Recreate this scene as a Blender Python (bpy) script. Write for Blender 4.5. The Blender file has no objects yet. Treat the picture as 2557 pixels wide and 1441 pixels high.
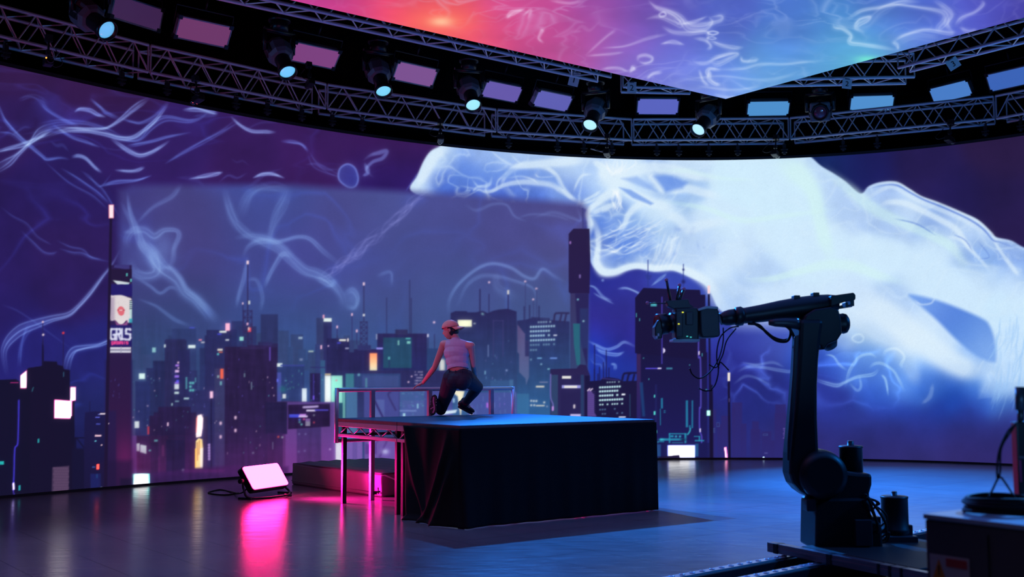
import bpy, bmesh, math, random
import numpy as np
from mathutils import Vector, Matrix, Quaternion
random.seed(3)
SC = bpy.context.scene
COL = SC.collection
V = Vector
# ---------------------------------------------------------------- camera
FPX, PITCH, ROLL, EYE = 2703.7, .0839, .0040, 1.5
ca, sa = math.cos(PITCH), math.sin(PITCH)
cr, sr = math.cos(ROLL), math.sin(ROLL)
FWD = V((0, ca, sa)); UP0 = V((0, -sa, ca)); RT0 = V((1, 0, 0))
RT = RT0*cr-UP0*sr; UP = RT0*sr+UP0*cr
CAM = V((0, 0, EYE))
def ray(px, py):
    return FWD+RT*((px-1278.5)/FPX)+UP*(-(py-720.5)/FPX)
def at_z(px, py, z=0.):
    d = ray(px, py); return CAM+d*((z-EYE)/d.z)
def at_y(px, py, Y):
    d = ray(px, py); return CAM+d*(Y/d.y)
def project(P):
    P = np.asarray(P, float)-np.array(CAM)
    d = P@np.array(FWD); d = np.where(d < .05, .05, d)
    return np.stack([1278.5+P@np.array(RT)/d*FPX, 720.5-P@np.array(UP)/d*FPX], -1), P@np.array(FWD)
cd = bpy.data.cameras.new('camera'); co = bpy.data.objects.new('camera', cd); COL.objects.link(co)
cd.sensor_width = 36; cd.lens = 36*FPX/2557; cd.clip_end = 200; cd.clip_start = .05
co.matrix_world = Matrix(((RT.x, UP.x, -FWD.x, CAM.x), (RT.y, UP.y, -FWD.y, CAM.y), (RT.z, UP.z, -FWD.z, CAM.z), (0, 0, 0, 1)))
cd.dof.use_dof = True; cd.dof.focus_distance = 13.3; cd.dof.aperture_fstop = 1.8
SC.camera = co
# ---------------------------------------------------------------- materials
def lin(c): return tuple(((x/255)/12.92 if x/255 <= .04045 else ((x/255+.055)/1.055)**2.4) for x in c[:3])
def mat(name, col, rough=.5, metal=0., emit=None, es=1., spec=.5, var=.0, scale=8., bump=0., sss=0., coat=0.):
    m = bpy.data.materials.new(name); m.use_nodes = True; nt = m.node_tree; b = nt.nodes['Principled BSDF']
    c = lin(col)+(1,)
    b.inputs['Base Color'].default_value = c; b.inputs['Roughness'].default_value = rough; b.inputs['Metallic'].default_value = metal
    b.inputs['Specular IOR Level'].default_value = spec; b.inputs['Coat Weight'].default_value = coat
    if sss: b.inputs['Subsurface Weight'].default_value = sss; b.inputs['Subsurface Radius'].default_value = (.02, .008, .004)
    if emit: b.inputs['Emission Color'].default_value = tuple(emit)+(1,); b.inputs['Emission Strength'].default_value = es
    if var or bump:
        tc = nt.nodes.new('ShaderNodeTexCoord'); n = nt.nodes.new('ShaderNodeTexNoise'); n.inputs['Scale'].default_value = scale; n.inputs['Detail'].default_value = 5
        nt.links.new(tc.outputs['Object'], n.inputs['Vector'])
        if var:
            mx = nt.nodes.new('ShaderNodeMix'); mx.data_type = 'RGBA'
            mx.inputs[6].default_value = tuple(x*(1-var) for x in c[:3])+(1,); mx.inputs[7].default_value = tuple(min(1, x*(1+var)) for x in c[:3])+(1,)
            nt.links.new(n.outputs['Fac'], mx.inputs[0]); nt.links.new(mx.outputs[2], b.inputs['Base Color'])
        if bump:
            bp = nt.nodes.new('ShaderNodeBump'); bp.inputs['Strength'].default_value = bump; bp.inputs['Distance'].default_value = .02
            nt.links.new(n.outputs['Fac'], bp.inputs['Height']); nt.links.new(bp.outputs['Normal'], b.inputs['Normal'])
    return m
M = {}
M['black'] = mat('matt_black', (26,26,30), .6, var=.2)
M['drape'] = mat('black_drape', (24,24,28), .95, spec=.1, var=.2, scale=3)
M['alu'] = mat('aluminium', (205,205,212), .38, .35, var=.08, scale=30)
M['alu_dull'] = mat('dull_aluminium', (165,165,172), .45, .4, var=.1, scale=20)
M['steel_dark'] = mat('dark_steel', (52,52,58), .42, .6, var=.15, scale=20)
M['plastic'] = mat('black_plastic', (22,22,26), .38, var=.15)
M['plastic_grey'] = mat('grey_plastic', (96,98,108), .42, var=.1)
M['rubber'] = mat('black_rubber', (14,14,16), .6)
M['robot'] = mat('robot_black', (15,15,19), .45, var=.15, scale=6)
M['robot_grey'] = mat('robot_dark_grey', (44,44,50), .42, var=.2, scale=9)
M['glass'] = mat('lens_glass', (10,12,18), .08, coat=1.)
M['glass_red'] = mat('lens_red', (120,50,70), .2, coat=1.)
M['paper'] = mat('paper', (205,205,210), .7)
M['ink'] = mat('ink', (20,20,26), .7)
M['marker'] = mat('marker_ball', (215,120,150), .6)
M['cable'] = mat('cable_jacket', (11,11,14), .65, spec=.25)
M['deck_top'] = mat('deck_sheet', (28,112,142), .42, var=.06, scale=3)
M['wood'] = mat('plywood_edge', (120,80,72), .6, var=.25, scale=14)
M['skirt'] = mat('black_skirt_cloth', (17,15,18), .85, spec=.2, var=.25, scale=20)
M['mat'] = mat('crash_mat_vinyl', (120,112,122), .5, var=.08, scale=10, bump=.15)
M['mat_top'] = mat('crash_mat_top', (84,84,92), .5, var=.1, scale=8, bump=.25)
M['skin'] = mat('skin', (222,160,138), .5, sss=.12)
M['shirt'] = mat('white_ribbed_top', (196,178,188), .8, var=.05, scale=40)
M['jeans'] = mat('dark_jeans', (30,33,46), .75, var=.25, scale=50)
M['cap'] = mat('pale_cap', (236,168,140), .75, var=.12, scale=30)
M['hair'] = mat('dark_hair', (34,24,22), .5)
M['shoe'] = mat('black_shoe', (18,18,24), .5)
M['sole'] = mat('pink_sole', (190,110,150), .6)
M['white_trim'] = mat('white_trim', (215,215,230), .5)
M['yellow'] = mat('yellow_led', (220,210,60), .5, emit=(.8,.8,.05), es=1.2)
M['green'] = mat('teal_led', (60,190,180), .5, emit=(.05,.5,.45), es=1.)
M['orange'] = mat('warning_orange', (226,130,40), .6)
M['red'] = mat('label_red', (190,60,56), .6)
M['label'] = mat('label_white', (196,180,176), .6)
M['steel_box'] = mat('grey_cabinet', (84,80,82), .5, .1, var=.1)
M['box_top'] = mat('cabinet_top', (170,176,186), .3, .15, var=.08)
M['white_strip'] = mat('rail_strip', (190,195,205), .3, .7, var=.1)
M['rail'] = mat('rail_dark', (40,40,46), .4, .6)
M['beam_alu'] = mat('extrusion', (120,110,118), .35, .7, var=.1)
M['pink_tape'] = mat('pink_tape', (230,60,130), .5)
M['led_orange'] = mat('orange_indicator', (240,150,60), .4, emit=(1., .35, .05), es=2.)
M['led_red'] = mat('red_indicator', (240,60,90), .4, emit=(1., .1, .2), es=2.)
# ---------------------------------------------------------------- mesh helpers
class MB:
    def __init__(s): s.v = []; s.f = []; s.sm = []
    def add(s, vs, fs, smooth=False):
        o = len(s.v); s.v += [V(v) for v in vs]; s.f += [tuple(i+o for i in f) for f in fs]; s.sm += [smooth]*len(fs); return s
    def box(s, c, d, R=None):
        c = V(c); h = V(d)/2
        vs = [V((x*h.x, y*h.y, z*h.z)) for x in (-1, 1) for y in (-1, 1) for z in (-1, 1)]
        vs = [c+(R@v if R else v) for v in vs]
        return s.add(vs, [(0,1,3,2),(4,6,7,5),(0,4,5,1),(2,3,7,6),(0,2,6,4),(1,5,7,3)])
    def tube(s, pts, r, n=10, caps=True, closed=False):
        pts = [V(p) for p in pts]; N = len(pts); rs = r if hasattr(r, '__len__') else [r]*N
        rings = []; up = None
        for i, p in enumerate(pts):
            a = pts[(i-1) % N] if (i > 0 or closed) else p; b = pts[(i+1) % N] if (i < N-1 or closed) else p
            t = (b-a); t = t.normalized() if t.length > 1e-9 else V((0, 0, 1))
            if up is None: up = V((0, 0, 1)) if abs(t.z) < .9 else V((1, 0, 0))
            x = t.cross(up); x = x.normalized() if x.length > 1e-6 else t.orthogonal().normalized()
            y = x.cross(t).normalized(); up = y
            rings.append([p+(x*math.cos(2*math.pi*k/n)+y*math.sin(2*math.pi*k/n))*rs[i] for k in range(n)])
        o = len(s.v); s.v += [v for rg in rings for v in rg]
        for i in range(N-1 if not closed else N):
            j = (i+1) % N
            for k in range(n): s.f.append((o+i*n+k, o+i*n+(k+1) % n, o+j*n+(k+1) % n, o+j*n+k)); s.sm.append(True)
        if caps and not closed:
            s.f.append(tuple(o+k for k in reversed(range(n)))); s.f.append(tuple(o+(N-1)*n+k for k in range(n))); s.sm += [False, False]
        return s
    def lathe(s, prof, c=(0, 0, 0), axis=(0, 0, 1), n=24):
        ax = V(axis).normalized(); x = ax.orthogonal().normalized(); y = ax.cross(x); c = V(c); o = len(s.v); N = len(prof)
        for r, h in prof: s.v += [c+ax*h+(x*math.cos(2*math.pi*k/n)+y*math.sin(2*math.pi*k/n))*max(r, 1e-4) for k in range(n)]
        for i in range(N-1):
            for k in range(n): s.f.append((o+i*n+k, o+i*n+(k+1) % n, o+(i+1)*n+(k+1) % n, o+(i+1)*n+k)); s.sm.append(True)
        s.f.append(tuple(o+k for k in reversed(range(n)))); s.f.append(tuple(o+(N-1)*n+k for k in range(n))); s.sm += [False, False]
        return s
    def prism(s, poly, off, smooth=False):
        P = [V(p) for p in poly]; off = V(off); n = len(P); o = len(s.v)
        s.v += [p-off/2 for p in P]+[p+off/2 for p in P]
        s.f.append(tuple(o+k for k in reversed(range(n)))); s.f.append(tuple(o+n+k for k in range(n))); s.sm += [False, False]
        for k in range(n): s.f.append((o+k, o+(k+1) % n, o+n+(k+1) % n, o+n+k)); s.sm.append(smooth)
        return s
    def ball(s, c, r, n=14, R=None):
        c = V(c); r = V(r) if hasattr(r, '__len__') else V((r, r, r)); o = len(s.v); m = n//2+1
        for i in range(m):
            t = math.pi*i/(m-1)
            for k in range(n):
                p = 2*math.pi*k/n; q = V((r.x*math.sin(t)*math.cos(p), r.y*math.sin(t)*math.sin(p), r.z*math.cos(t)))
                s.v.append(c+(R@q if R else q))
        for i in range(m-1):
            for k in range(n): s.f.append((o+i*n+k, o+(i+1)*n+k, o+(i+1)*n+(k+1) % n, o+i*n+(k+1) % n)); s.sm.append(True)
        return s
    def mesh(s, name, m=None, inv=None):
        me = bpy.data.meshes.new(name); me.from_pydata([tuple((inv@v) if inv else v) for v in s.v], [], s.f)
        me.polygons.foreach_set('use_smooth', s.sm)
        bm = bmesh.new(); bm.from_mesh(me); bmesh.ops.remove_doubles(bm, verts=bm.verts, dist=1e-6); bmesh.ops.recalc_face_normals(bm, faces=bm.faces); bm.to_mesh(me); bm.free()
        if m: me.materials.append(m)
        return me
WM = {}
def wmat(o): return WM.get(o.name, Matrix()) if o else Matrix()
def thing(name, label, cat, loc=(0, 0, 0), group=None, mtx=None):
    o = bpy.data.objects.new(name, None); COL.objects.link(o); o.empty_display_size = .1
    o.matrix_world = mtx if mtx is not None else Matrix.Translation(V(loc)); WM[o.name] = o.matrix_world.copy()
    o['label'] = label; o['category'] = cat
    if group: o['group'] = group
    return o
def obj(name, mb, m, parent=None, bevel=0., world=True, label=None):
    W = wmat(parent)
    me = mb.mesh(name, M[m] if isinstance(m, str) else m, W.inverted() if (world and parent) else None) if isinstance(mb, MB) else mb
    o = bpy.data.objects.new(name, me); COL.objects.link(o)
    if parent: o.parent = parent; WM[o.name] = W.copy()
    if bevel:
        b = o.modifiers.new('bevel', 'BEVEL'); b.width = bevel; b.segments = 2; b.limit_method = 'ANGLE'; b.angle_limit = .7; b.harden_normals = False
    if label: o['label'] = label
    return o
def tag(o, label, cat, group=None):
    o['label'] = label; o['category'] = cat
    if group: o['group'] = group
    return o
def struct(name, mb, m, bevel=0): o = obj(name, mb, m, None, bevel); o['kind'] = 'structure'; return o
def copy_tree(o, parent=None):
    c = o.copy(); COL.objects.link(c); c.parent = parent
    if parent is None: pass
    for ch in list(o.children): copy_tree(ch, c)
    return c
def dup(root, mtx, label, group=None):
    c = copy_tree(root); c.matrix_world = mtx; WM[c.name] = mtx.copy(); c['label'] = label
    if group: c['group'] = group
    return c
def frame(x, y, z, loc): return Matrix(((x.x, y.x, z.x, loc.x), (x.y, y.y, z.y, loc.y), (x.z, y.z, z.z, loc.z), (0, 0, 0, 1)))
def bez(pts, n=8): return [V(p) for p in smooth([tuple(p) for p in pts], n)]
def text_mesh(name, body, size, m, mtx, parent):
    c = bpy.data.curves.new(name, 'FONT'); c.body = body; c.size = size; c.extrude = .0012; c.align_x = 'CENTER'; c.align_y = 'CENTER'
    t = bpy.data.objects.new(name, c); COL.objects.link(t); dg = bpy.context.evaluated_depsgraph_get(); dg.update()
    me = bpy.data.meshes.new_from_object(t.evaluated_get(dg)); COL.objects.unlink(t); bpy.data.objects.remove(t)
    me.transform(wmat(parent).inverted()@mtx); me.materials.clear(); me.materials.append(M[m])
    o = bpy.data.objects.new(name, me); COL.objects.link(o); o.parent = parent; return o
# ---------------------------------------------------------------- picture shown on the LED screens
PW, PH = 2600, 1270
def lerp_up(a, h, w):
    ys = np.linspace(0, a.shape[0]-1, h); xs = np.linspace(0, a.shape[1]-1, w)
    y0 = np.minimum(ys.astype(int), a.shape[0]-2); x0 = np.minimum(xs.astype(int), a.shape[1]-2)
    fy = (ys-y0)[:, None]; fx = (xs-x0)[None, :]
    if a.ndim == 3: fy = fy[..., None]; fx = fx[..., None]
    A = a[y0][:, x0]; B = a[y0][:, x0+1]; Cc = a[y0+1][:, x0]; D = a[y0+1][:, x0+1]
    return (A*(1-fx)+B*fx)*(1-fy)+(Cc*(1-fx)+D*fx)*fy
def field(pts, sig, w=PW, h=PH, q=8, ox=0, oy=0):
    gx, gy = np.meshgrid(np.linspace(ox, ox+w, w//q), np.linspace(oy, oy+h, h//q))
    num = np.zeros(gx.shape+(3,), np.float32); den = np.zeros(gx.shape, np.float32)+1e-9
    for p in pts:
        d2 = (gx-p[0])**2+(gy-p[1])**2
        k = np.exp(-d2/(2*sig*sig))+1.5e-2/(1+d2/(sig*sig))**1.6
        num += k[..., None]*(np.array(p[2:5], np.float32)/255); den += k
    return lerp_up(num/den[..., None], h, w)
rng = np.random.default_rng(7)
def vnoise(h, w, cell, seed, cy=None):
    r = np.random.default_rng(seed); cy = cy or cell
    return lerp_up(r.random((int(h/cy)+3, int(w/cell)+3)).astype(np.float32), h, w)
def fbm(h, w, cell, seed, n=4, cy=None):
    o = 0; a = 1; t = 0
    for i in range(n):
        o = o+a*vnoise(h, w, max(2, cell/2**i), seed+i, max(2, (cy or cell)/2**i)); t += a; a *= .55
    return o/t
def ridge(h, w, cell, seed, cy=None, warp=60, k=5.):
    n = fbm(h, w, cell, seed, 3, cy); a = fbm(h, w, cell*.8, seed+20, 2, cy); b = fbm(h, w, cell*.8, seed+40, 2, cy)
    yy, xx = np.mgrid[0:h, 0:w]
    n = n[np.clip(yy+(b-.5)*2*warp, 0, h-1).astype(int), np.clip(xx+(a-.5)*2*warp, 0, w-1).astype(int)]
    return np.clip(1-np.abs(n-.5)*2*k, 0, 1)**2
def smooth(pts, n=10, closed=False):
    P = np.array(pts, float)
    if len(P) < 3: return P
    if closed: Q = np.vstack([P[-1:], P, P[:2]])
    else: Q = np.vstack([2*P[:1]-P[1:2], P, 2*P[-1:]-P[-2:-1]])
    out = []; t = np.linspace(0, 1, n, endpoint=False)[:, None]
    for i in range(1, len(Q)-2):
        a, b, c, d = Q[i-1:i+3]
        out.append(.5*(2*b+(c-a)*t+(2*a-5*b+4*c-d)*t*t+(3*b-a-3*c+d)*t**3))
    if not closed: out.append(P[-1:])
    return np.vstack(out)
def blur(a, r):
    for ax in (0, 1):
        for k in range(2):
            n = int(r); q = np.cumsum(np.concatenate([np.repeat(a.take([0], ax), n+1, ax), a, np.repeat(a.take([-1], ax), n, ax)], ax), ax, dtype=np.float64)
            L = a.shape[ax]; a = ((q.take(range(2*n+1, 2*n+1+L), ax)-q.take(range(0, L), ax))/(2*n+1)).astype(np.float32)
    return a
class Pic:
    def __init__(s, base, ox=0, oy=0): s.a = base.astype(np.float32); s.ox = ox; s.oy = oy
    def box(s, x0, y0, x1, y1):
        h, w = s.a.shape[:2]
        i0, i1 = max(0, int(y0-s.oy)), min(h, int(y1-s.oy)+1); j0, j1 = max(0, int(x0-s.ox)), min(w, int(x1-s.ox)+1)
        if i1 <= i0 or j1 <= j0: return None
        yy, xx = np.mgrid[i0:i1, j0:j1]
        return i0, i1, j0, j1, xx+.5+s.ox, yy+.5+s.oy
    def mask_poly(s, pts, soft=.8):
        P = np.array(pts, float); pad = soft*2+2
        b = s.box(P[:, 0].min()-pad, P[:, 1].min()-pad, P[:, 0].max()+pad, P[:, 1].max()+pad)
        if b is None: return None
        i0, i1, j0, j1, X, Y = b
        ins = np.zeros(X.shape, bool); d2 = np.full(X.shape, 1e12)
        for k in range(len(P)):
            ax, ay = P[k]; bx, by = P[(k+1) % len(P)]
            if ay != by: ins ^= ((ay > Y) != (by > Y)) & (X < (bx-ax)*(Y-ay)/(by-ay)+ax)
            dx, dy = bx-ax, by-ay; L = dx*dx+dy*dy
            t = 0 if L == 0 else np.clip(((X-ax)*dx+(Y-ay)*dy)/L, 0, 1)
            d2 = np.minimum(d2, (X-ax-t*dx)**2+(Y-ay-t*dy)**2)
        d = np.sqrt(d2); d = np.where(ins, d, -d)
        m = np.clip(.5+d/(2*soft), 0, 1); m = m*m*(3-2*m)
        return i0, i1, j0, j1, m, X, Y
    def poly(s, pts, col, soft=.8, al=1., col2=None, horiz=False):
        r = s.mask_poly(pts, soft)
        if r is None: return
        i0, i1, j0, j1, m, X, Y = r
        c = np.array(col, np.float32)/255
        if col2 is not None:
            V = X if horiz else Y; P = np.array(pts, float)[:, 0 if horiz else 1]
            t = np.clip((V-P.min())/max(1e-6, P.max()-P.min()), 0, 1)[..., None]
            c = c*(1-t)+np.array(col2, np.float32)/255*t
        v = s.a[i0:i1, j0:j1]; k = (m*al)[..., None]; v[:] = v*(1-k)+c*k
    def rect(s, x0, y0, x1, y1, col, soft=.8, al=1., col2=None, horiz=False):
        s.poly([(x0, y0), (x1, y0), (x1, y1), (x0, y1)], col, soft, al, col2, horiz)
    def over(s, pts, fld, soft=.8, al=1.):
        i0, i1, j0, j1, m, X, Y = s.mask_poly(pts, soft)
        v = s.a[i0:i1, j0:j1]; k = (m*al)[..., None]; v[:] = v*(1-k)+fld[i0:i1, j0:j1]*k
    def curve(s, pts, w, col, al=.6, glow=0., taper=1, n=10, closed=False, mode='add'):
        P = smooth(pts, n, closed)
        if closed: P = np.vstack([P, P[:1]])
        if np.isscalar(w): w = [w]
        N = len(P); ws = np.interp(np.linspace(0, 1, N), np.linspace(0, 1, len(w)), w)
        u = np.linspace(0, 1, N); fa = np.ones(N)
        if taper: fa = np.clip(np.minimum(u, 1-u)*5, 0, 1)
        g = max(glow, 0); pad = ws.max()*1.6+g*2.2+2
        b = s.box(P[:, 0].min()-pad, P[:, 1].min()-pad, P[:, 0].max()+pad, P[:, 1].max()+pad)
        if b is None: return
        i0, i1, j0, j1, X, Y = b; M = np.zeros(X.shape, np.float32)
        for k in range(N-1):
            ax, ay = P[k]; bx, by = P[k+1]
            a0 = max(0, int(min(ay, by)-pad-Y[0, 0])); a1 = int(max(ay, by)+pad-Y[0, 0])+2
            c0 = max(0, int(min(ax, bx)-pad-X[0, 0])); c1 = int(max(ax, bx)+pad-X[0, 0])+2
            x = X[a0:a1, c0:c1]; y = Y[a0:a1, c0:c1]
            if x.size == 0: continue
            dx, dy = bx-ax, by-ay; L = dx*dx+dy*dy+1e-9
            t = np.clip(((x-ax)*dx+(y-ay)*dy)/L, 0, 1)
            d = np.sqrt((x-ax-t*dx)**2+(y-ay-t*dy)**2); hw = (ws[k]*(1-t)+ws[k+1]*t)/2
            v = np.exp(-np.maximum(0, d-hw*.5)**2/(2*(hw*.55+.55)**2))
            if g: v = np.maximum(v, .45*np.exp(-d/g))
            v = v*(fa[k]*(1-t)+fa[k+1]*t)
            z = M[a0:a1, c0:c1]; np.maximum(z, v, out=z)
        c = np.array(col, np.float32)/255; v = s.a[i0:i1, j0:j1]; k = (M*al)[..., None]
        if mode == 'add': v[:] = 1-(1-np.clip(v, 0, 1))*(1-c*k)
        else: v[:] = v*(1-k)+c*k
    def line(s, x0, y0, x1, y1, w, col, al=1.):
        s.curve([(x0, y0), (x1, y1)], w*.62 if w < 2.7 else w, col, al*.9, 0, 0, mode='mix')
    def dot(s, x, y, r, col, al=1., ry=None):
        s.curve([(x, y-(ry or r)+r), (x, y+(ry or r)-r+.01)], r*1.7, col, al, 0, 0, mode='mix')
    def blob(s, x, y, rx, ry, col, al=1., rot=0, mode='mix'):
        p = max(rx, ry)*2.6; b = s.box(x-p, y-p, x+p, y+p)
        if b is None: return
        i0, i1, j0, j1, X, Y = b; c, q = math.cos(rot), math.sin(rot)
        U = ((X-x)*c+(Y-y)*q)/rx; V = (-(X-x)*q+(Y-y)*c)/ry
        k = (np.exp(-(U*U+V*V)/1.2)*al)[..., None]; v = s.a[i0:i1, j0:j1]; cc = np.array(col, np.float32)/255
        v[:] = 1-(1-np.clip(v, 0, 1))*(1-cc*k) if mode == 'add' else v*(1-k)+cc*k

def strand(p, pts, w, col, al, glow=0, n=3):
    P = smooth(pts, 4); N = len(P); ws = np.interp(np.linspace(0, 1, N), np.linspace(0, 1, len(w)), w)
    T = np.gradient(P, axis=0); L = np.hypot(T[:, 0], T[:, 1])+1e-6; Nn = np.stack([-T[:, 1]/L, T[:, 0]/L], 1); u = np.linspace(0, 1, N)
    p.curve(pts, [x*1.15 for x in w], col, al*.42, glow)
    for k in range(n):
        ph = rng.uniform(0, 6.3); o = (-.62+1.24*k/max(1, n-1))+.3*np.sin(u*rng.uniform(4, 9)+ph)
        p.curve(P+Nn*(o*ws*.75)[:, None], [.8, 2.2, 2., .8], col, al*rng.uniform(.55, .95), glow*.4, n=3)

def paint_wall():
    BG = [(2200,1085,44,44,114),(2300,1085,46,44,114),(2400,1085,46,44,114),(2300,1150,48,44,106),(2150,1150,44,43,108),(2000,1150,46,42,108),(2480,1090,46,42,112),(0,170,50,26,72),(300,240,52,26,74),(0,300,44,27,84),(300,330,46,28,94),(600,400,52,27,88),(800,380,55,27,88),(950,360,58,26,88),(950,440,45,25,98),
     (450,360,50,30,98),(150,480,40,27,90),(150,620,44,28,88),(150,730,42,28,90),(80,850,36,34,112),(200,900,36,36,112),(220,1000,33,38,100),(220,1120,28,30,85),(20,650,40,27,90),(20,780,38,28,95),
     (1500,720,38,44,140),(1500,790,52,44,142),(1560,760,50,52,150),(1560,830,48,42,142),(1490,880,32,58,170),(1540,930,34,52,150),(1700,720,54,70,170),(1770,780,52,72,170),
     (1850,850,46,52,155),(1900,830,70,90,190),(1820,930,40,42,135),(1900,1000,37,44,128),(1800,1090,38,42,120),(1950,1110,43,44,116),
     (2080,930,40,52,160),(2060,880,45,85,195),(2120,880,75,120,220),(2090,820,150,185,245),(2140,830,150,190,245),(2200,860,140,180,242),(2150,950,70,115,215),(2230,930,100,148,232),(2280,900,140,185,245),
     (2330,930,80,130,220),(2390,920,80,135,225),(2440,950,60,115,212),(2350,965,30,78,185),(2250,985,50,98,205),(2180,1000,48,78,185),(2320,1010,32,72,180),(2430,1000,32,68,175),(2100,1020,42,54,150),
     (2200,1050,37,46,135),(2300,1050,36,46,138),(2400,1050,40,50,140),(2520,1040,42,58,155),(2480,960,120,165,238),(2530,960,150,190,245),(2220,1120,48,44,112),(2100,1110,42,42,112),(2400,1120,54,44,112),(2550,1120,52,40,102),
     (2060,405,20,38,92),(2110,430,20,34,92),(2150,450,28,28,92),(2160,410,30,28,90),(2300,410,36,27,78),(2500,380,40,26,66),(2500,500,36,26,74),(2400,500,33,26,80),(2540,570,38,26,74)]
    RP = [(2111,800,178,210,248),(2139,820,168,205,248),(2167,830,176,211,248),(2208,845,166,204,248),(2250,850,150,190,243),(2300,880,186,218,250),(2350,890,190,220,250),(2390,915,150,190,245),(2430,930,95,150,232),(2060,830,110,150,228),(2040,870,48,70,180),
      (2083,860,82,128,217),(2056,890,45,82,192),(2111,880,88,134,220),(2167,880,104,154,232),(2222,890,115,164,236),(2278,900,142,187,243),(2320,925,112,162,236),(2347,935,56,106,208),(2083,920,55,90,200),(2139,930,78,124,217),(2194,940,72,118,216),(2236,940,88,138,226),(2264,950,114,164,236),(2292,950,75,125,220),
      (2320,965,35,85,190),(2389,950,40,90,195),(2444,960,72,128,222),(2472,930,112,162,236),(2167,990,50,88,195),(2208,990,55,100,205),(2264,980,76,126,220),(2300,985,45,95,200),(2389,1000,32,72,175),(2450,1000,48,92,196),(2111,1010,42,54,148),(2050,960,42,54,150),(2200,1030,40,60,165),(2264,1030,38,62,170),(2330,1030,34,58,160),(2420,1040,40,52,145),(2150,1060,44,46,125),(2300,1070,42,46,128),(2000,940,40,48,140),(2490,960,165,205,248),(2530,960,170,208,248),(2510,1010,70,120,210),(2550,1010,60,105,200),(2530,1050,44,56,150)]
    bgf = field(BG, 42); rf = Pic(bgf); rf.over([(2010,780),(2640,780),(2640,1010),(2480,1045),(2060,1030),(2010,960)], field(RP, 24), 34)
    p = rf; n1 = fbm(PH, PW, 90, 3)[..., None]; p.a *= (.86+.28*n1)
    B = (70, 110, 225); S = (110, 150, 245)
    # filaments on the left of the screen
    for pts, w, al in [
      ([(-20,430),(20,405),(45,385),(75,358),(100,335),(130,318)],[16,14,9,7,18,22],.62),
      ([(-20,382),(20,372),(60,360),(100,342),(130,322)],[4,6,7,6,10],.7),
      ([(105,340),(150,325),(190,325),(225,328),(265,335),(300,345),(330,344),(355,330),(385,305),(405,280),(422,255)],[14,10,7,5,8,10,9,7,5,5,3],.75),
      ([(125,335),(175,322),(220,322),(265,320),(300,300),(330,275),(352,258),(372,245)],[5,8,6,4,7,9,9,5],.72),
      ([(250,330),(290,342),(325,350),(350,345),(375,318),(400,300),(425,296),(470,303),(500,296),(520,280)],[6,9,9,10,12,11,9,7,5,3],.5),
      ([(95,322),(140,310),(180,306),(220,308),(265,322),(300,340)],[18,16,12,8,8,8],.38),
      ([(185,280),(200,273),(225,276),(245,287),(265,293)],[3,6,6,5,3],.6),
      ([(225,245),(250,268),(265,282),(300,296)],[4,5,6,6],.5),([(300,296),(330,304),(355,306),(390,288),(420,252)],[4,5,6,6,4],.42),
      ([(100,250),(120,275),(160,300),(200,316)],[12,8,5,3],.35),([(-10,240),(5,285),(20,310),(50,342),(75,365),(105,390),(118,398),(150,394),(175,398)],[3,4,5,4,6,5,6,5,3],.55),
      ([(-10,330),(25,335),(50,352),(70,366)],[4,5,5,5],.5),([(178,392),(195,390),(215,397),(238,418),(255,432)],[4,6,6,5,3],.6),
      ([(275,345),(300,362),(325,378),(350,388),(375,382),(400,368),(425,350)],[3,6,9,10,8,5,2],.66),([(315,365),(345,360),(385,352),(420,342),(480,330)],[4,6,5,4,2],.5),
      ([(410,410),(440,392),(475,372),(510,352),(560,325),(600,300)],[2,4,6,7,8,12],.36),([(285,425),(320,428),(345,424),(362,418)],[2,5,6,3],.6),
      ([(245,467),(290,455),(340,450),(380,438)],[3,6,4,2],.5),([(470,447),(510,440),(540,434),(557,430)],[2,6,6,2],.7),([(630,445),(655,436),(680,434),(712,446)],[2,5,6,2],.8),
      ([(575,290),(600,312),(630,328),(665,330),(690,330)],[3,4,6,6,2],.62),([(700,352),(735,355),(755,362),(770,380)],[3,6,5,3],.55),([(770,380),(790,410),(820,430),(850,440)],[10,14,12,8],.22),
      ([(455,275),(490,273),(525,280),(545,283)],[3,8,8,4],.8),([(130,310),(175,340),(215,355),(250,368)],[3,4,6,2],.5),
      ([(45,250),(80,240),(120,262)],[5,9,12],.18),([(280,430),(250,465),(225,440),(200,425)],[2,3,2,2],.25),
      ([(150,420),(200,450),(240,480),(275,512)],[2,4,5,3],.5),([(110,402),(170,455),(230,490),(270,525)],[2,3,4,2],.3),([(205,430),(255,475),(300,545)],[2,4,2],.35),
      ([(0,515),(30,540),(65,560),(90,590),(115,605),(130,612)],[2,3,4,4,3,2],.25),([(50,575),(80,605),(108,630),(130,634),(145,628)],[2,4,4,5,2],.4),
      ([(140,600),(175,617),(205,625),(225,643),(255,647)],[2,3,4,5,3],.32),([(145,620),(180,632),(205,635),(235,646),(278,655)],[2,4,5,4,3],.42),
      ([(302,620),(280,660),(255,692),(225,732),(195,765),(170,785),(130,795),(90,808),(55,822),(30,842),(14,865),(10,890),(18,940)],[3,5,7,9,8,10,12,16,18,16,12,10,8],.68),
      ([(78,812),(62,838),(52,870),(48,920)],[12,9,8,6],.3),([(165,930),(172,895),(185,875),(210,868),(245,862),(275,850),(300,842)],[12,11,12,11,9,8,4],.6),
      ([(0,760),(40,775),(80,800),(120,830),(190,880)],[2,3,2,2,1],.18)]:
        strand(p, pts, w, S if al > .55 else B, al*.82, 4 if al > .3 else 0, 3 if max(w) > 5 else 1)
    yy, xx = np.mgrid[0:PH, 0:PW]; lm = np.clip((1010-xx)/120, 0, 1)*np.clip((520-yy)/200, 0, 1)*np.clip((yy-120)/80, 0, 1)
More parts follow.
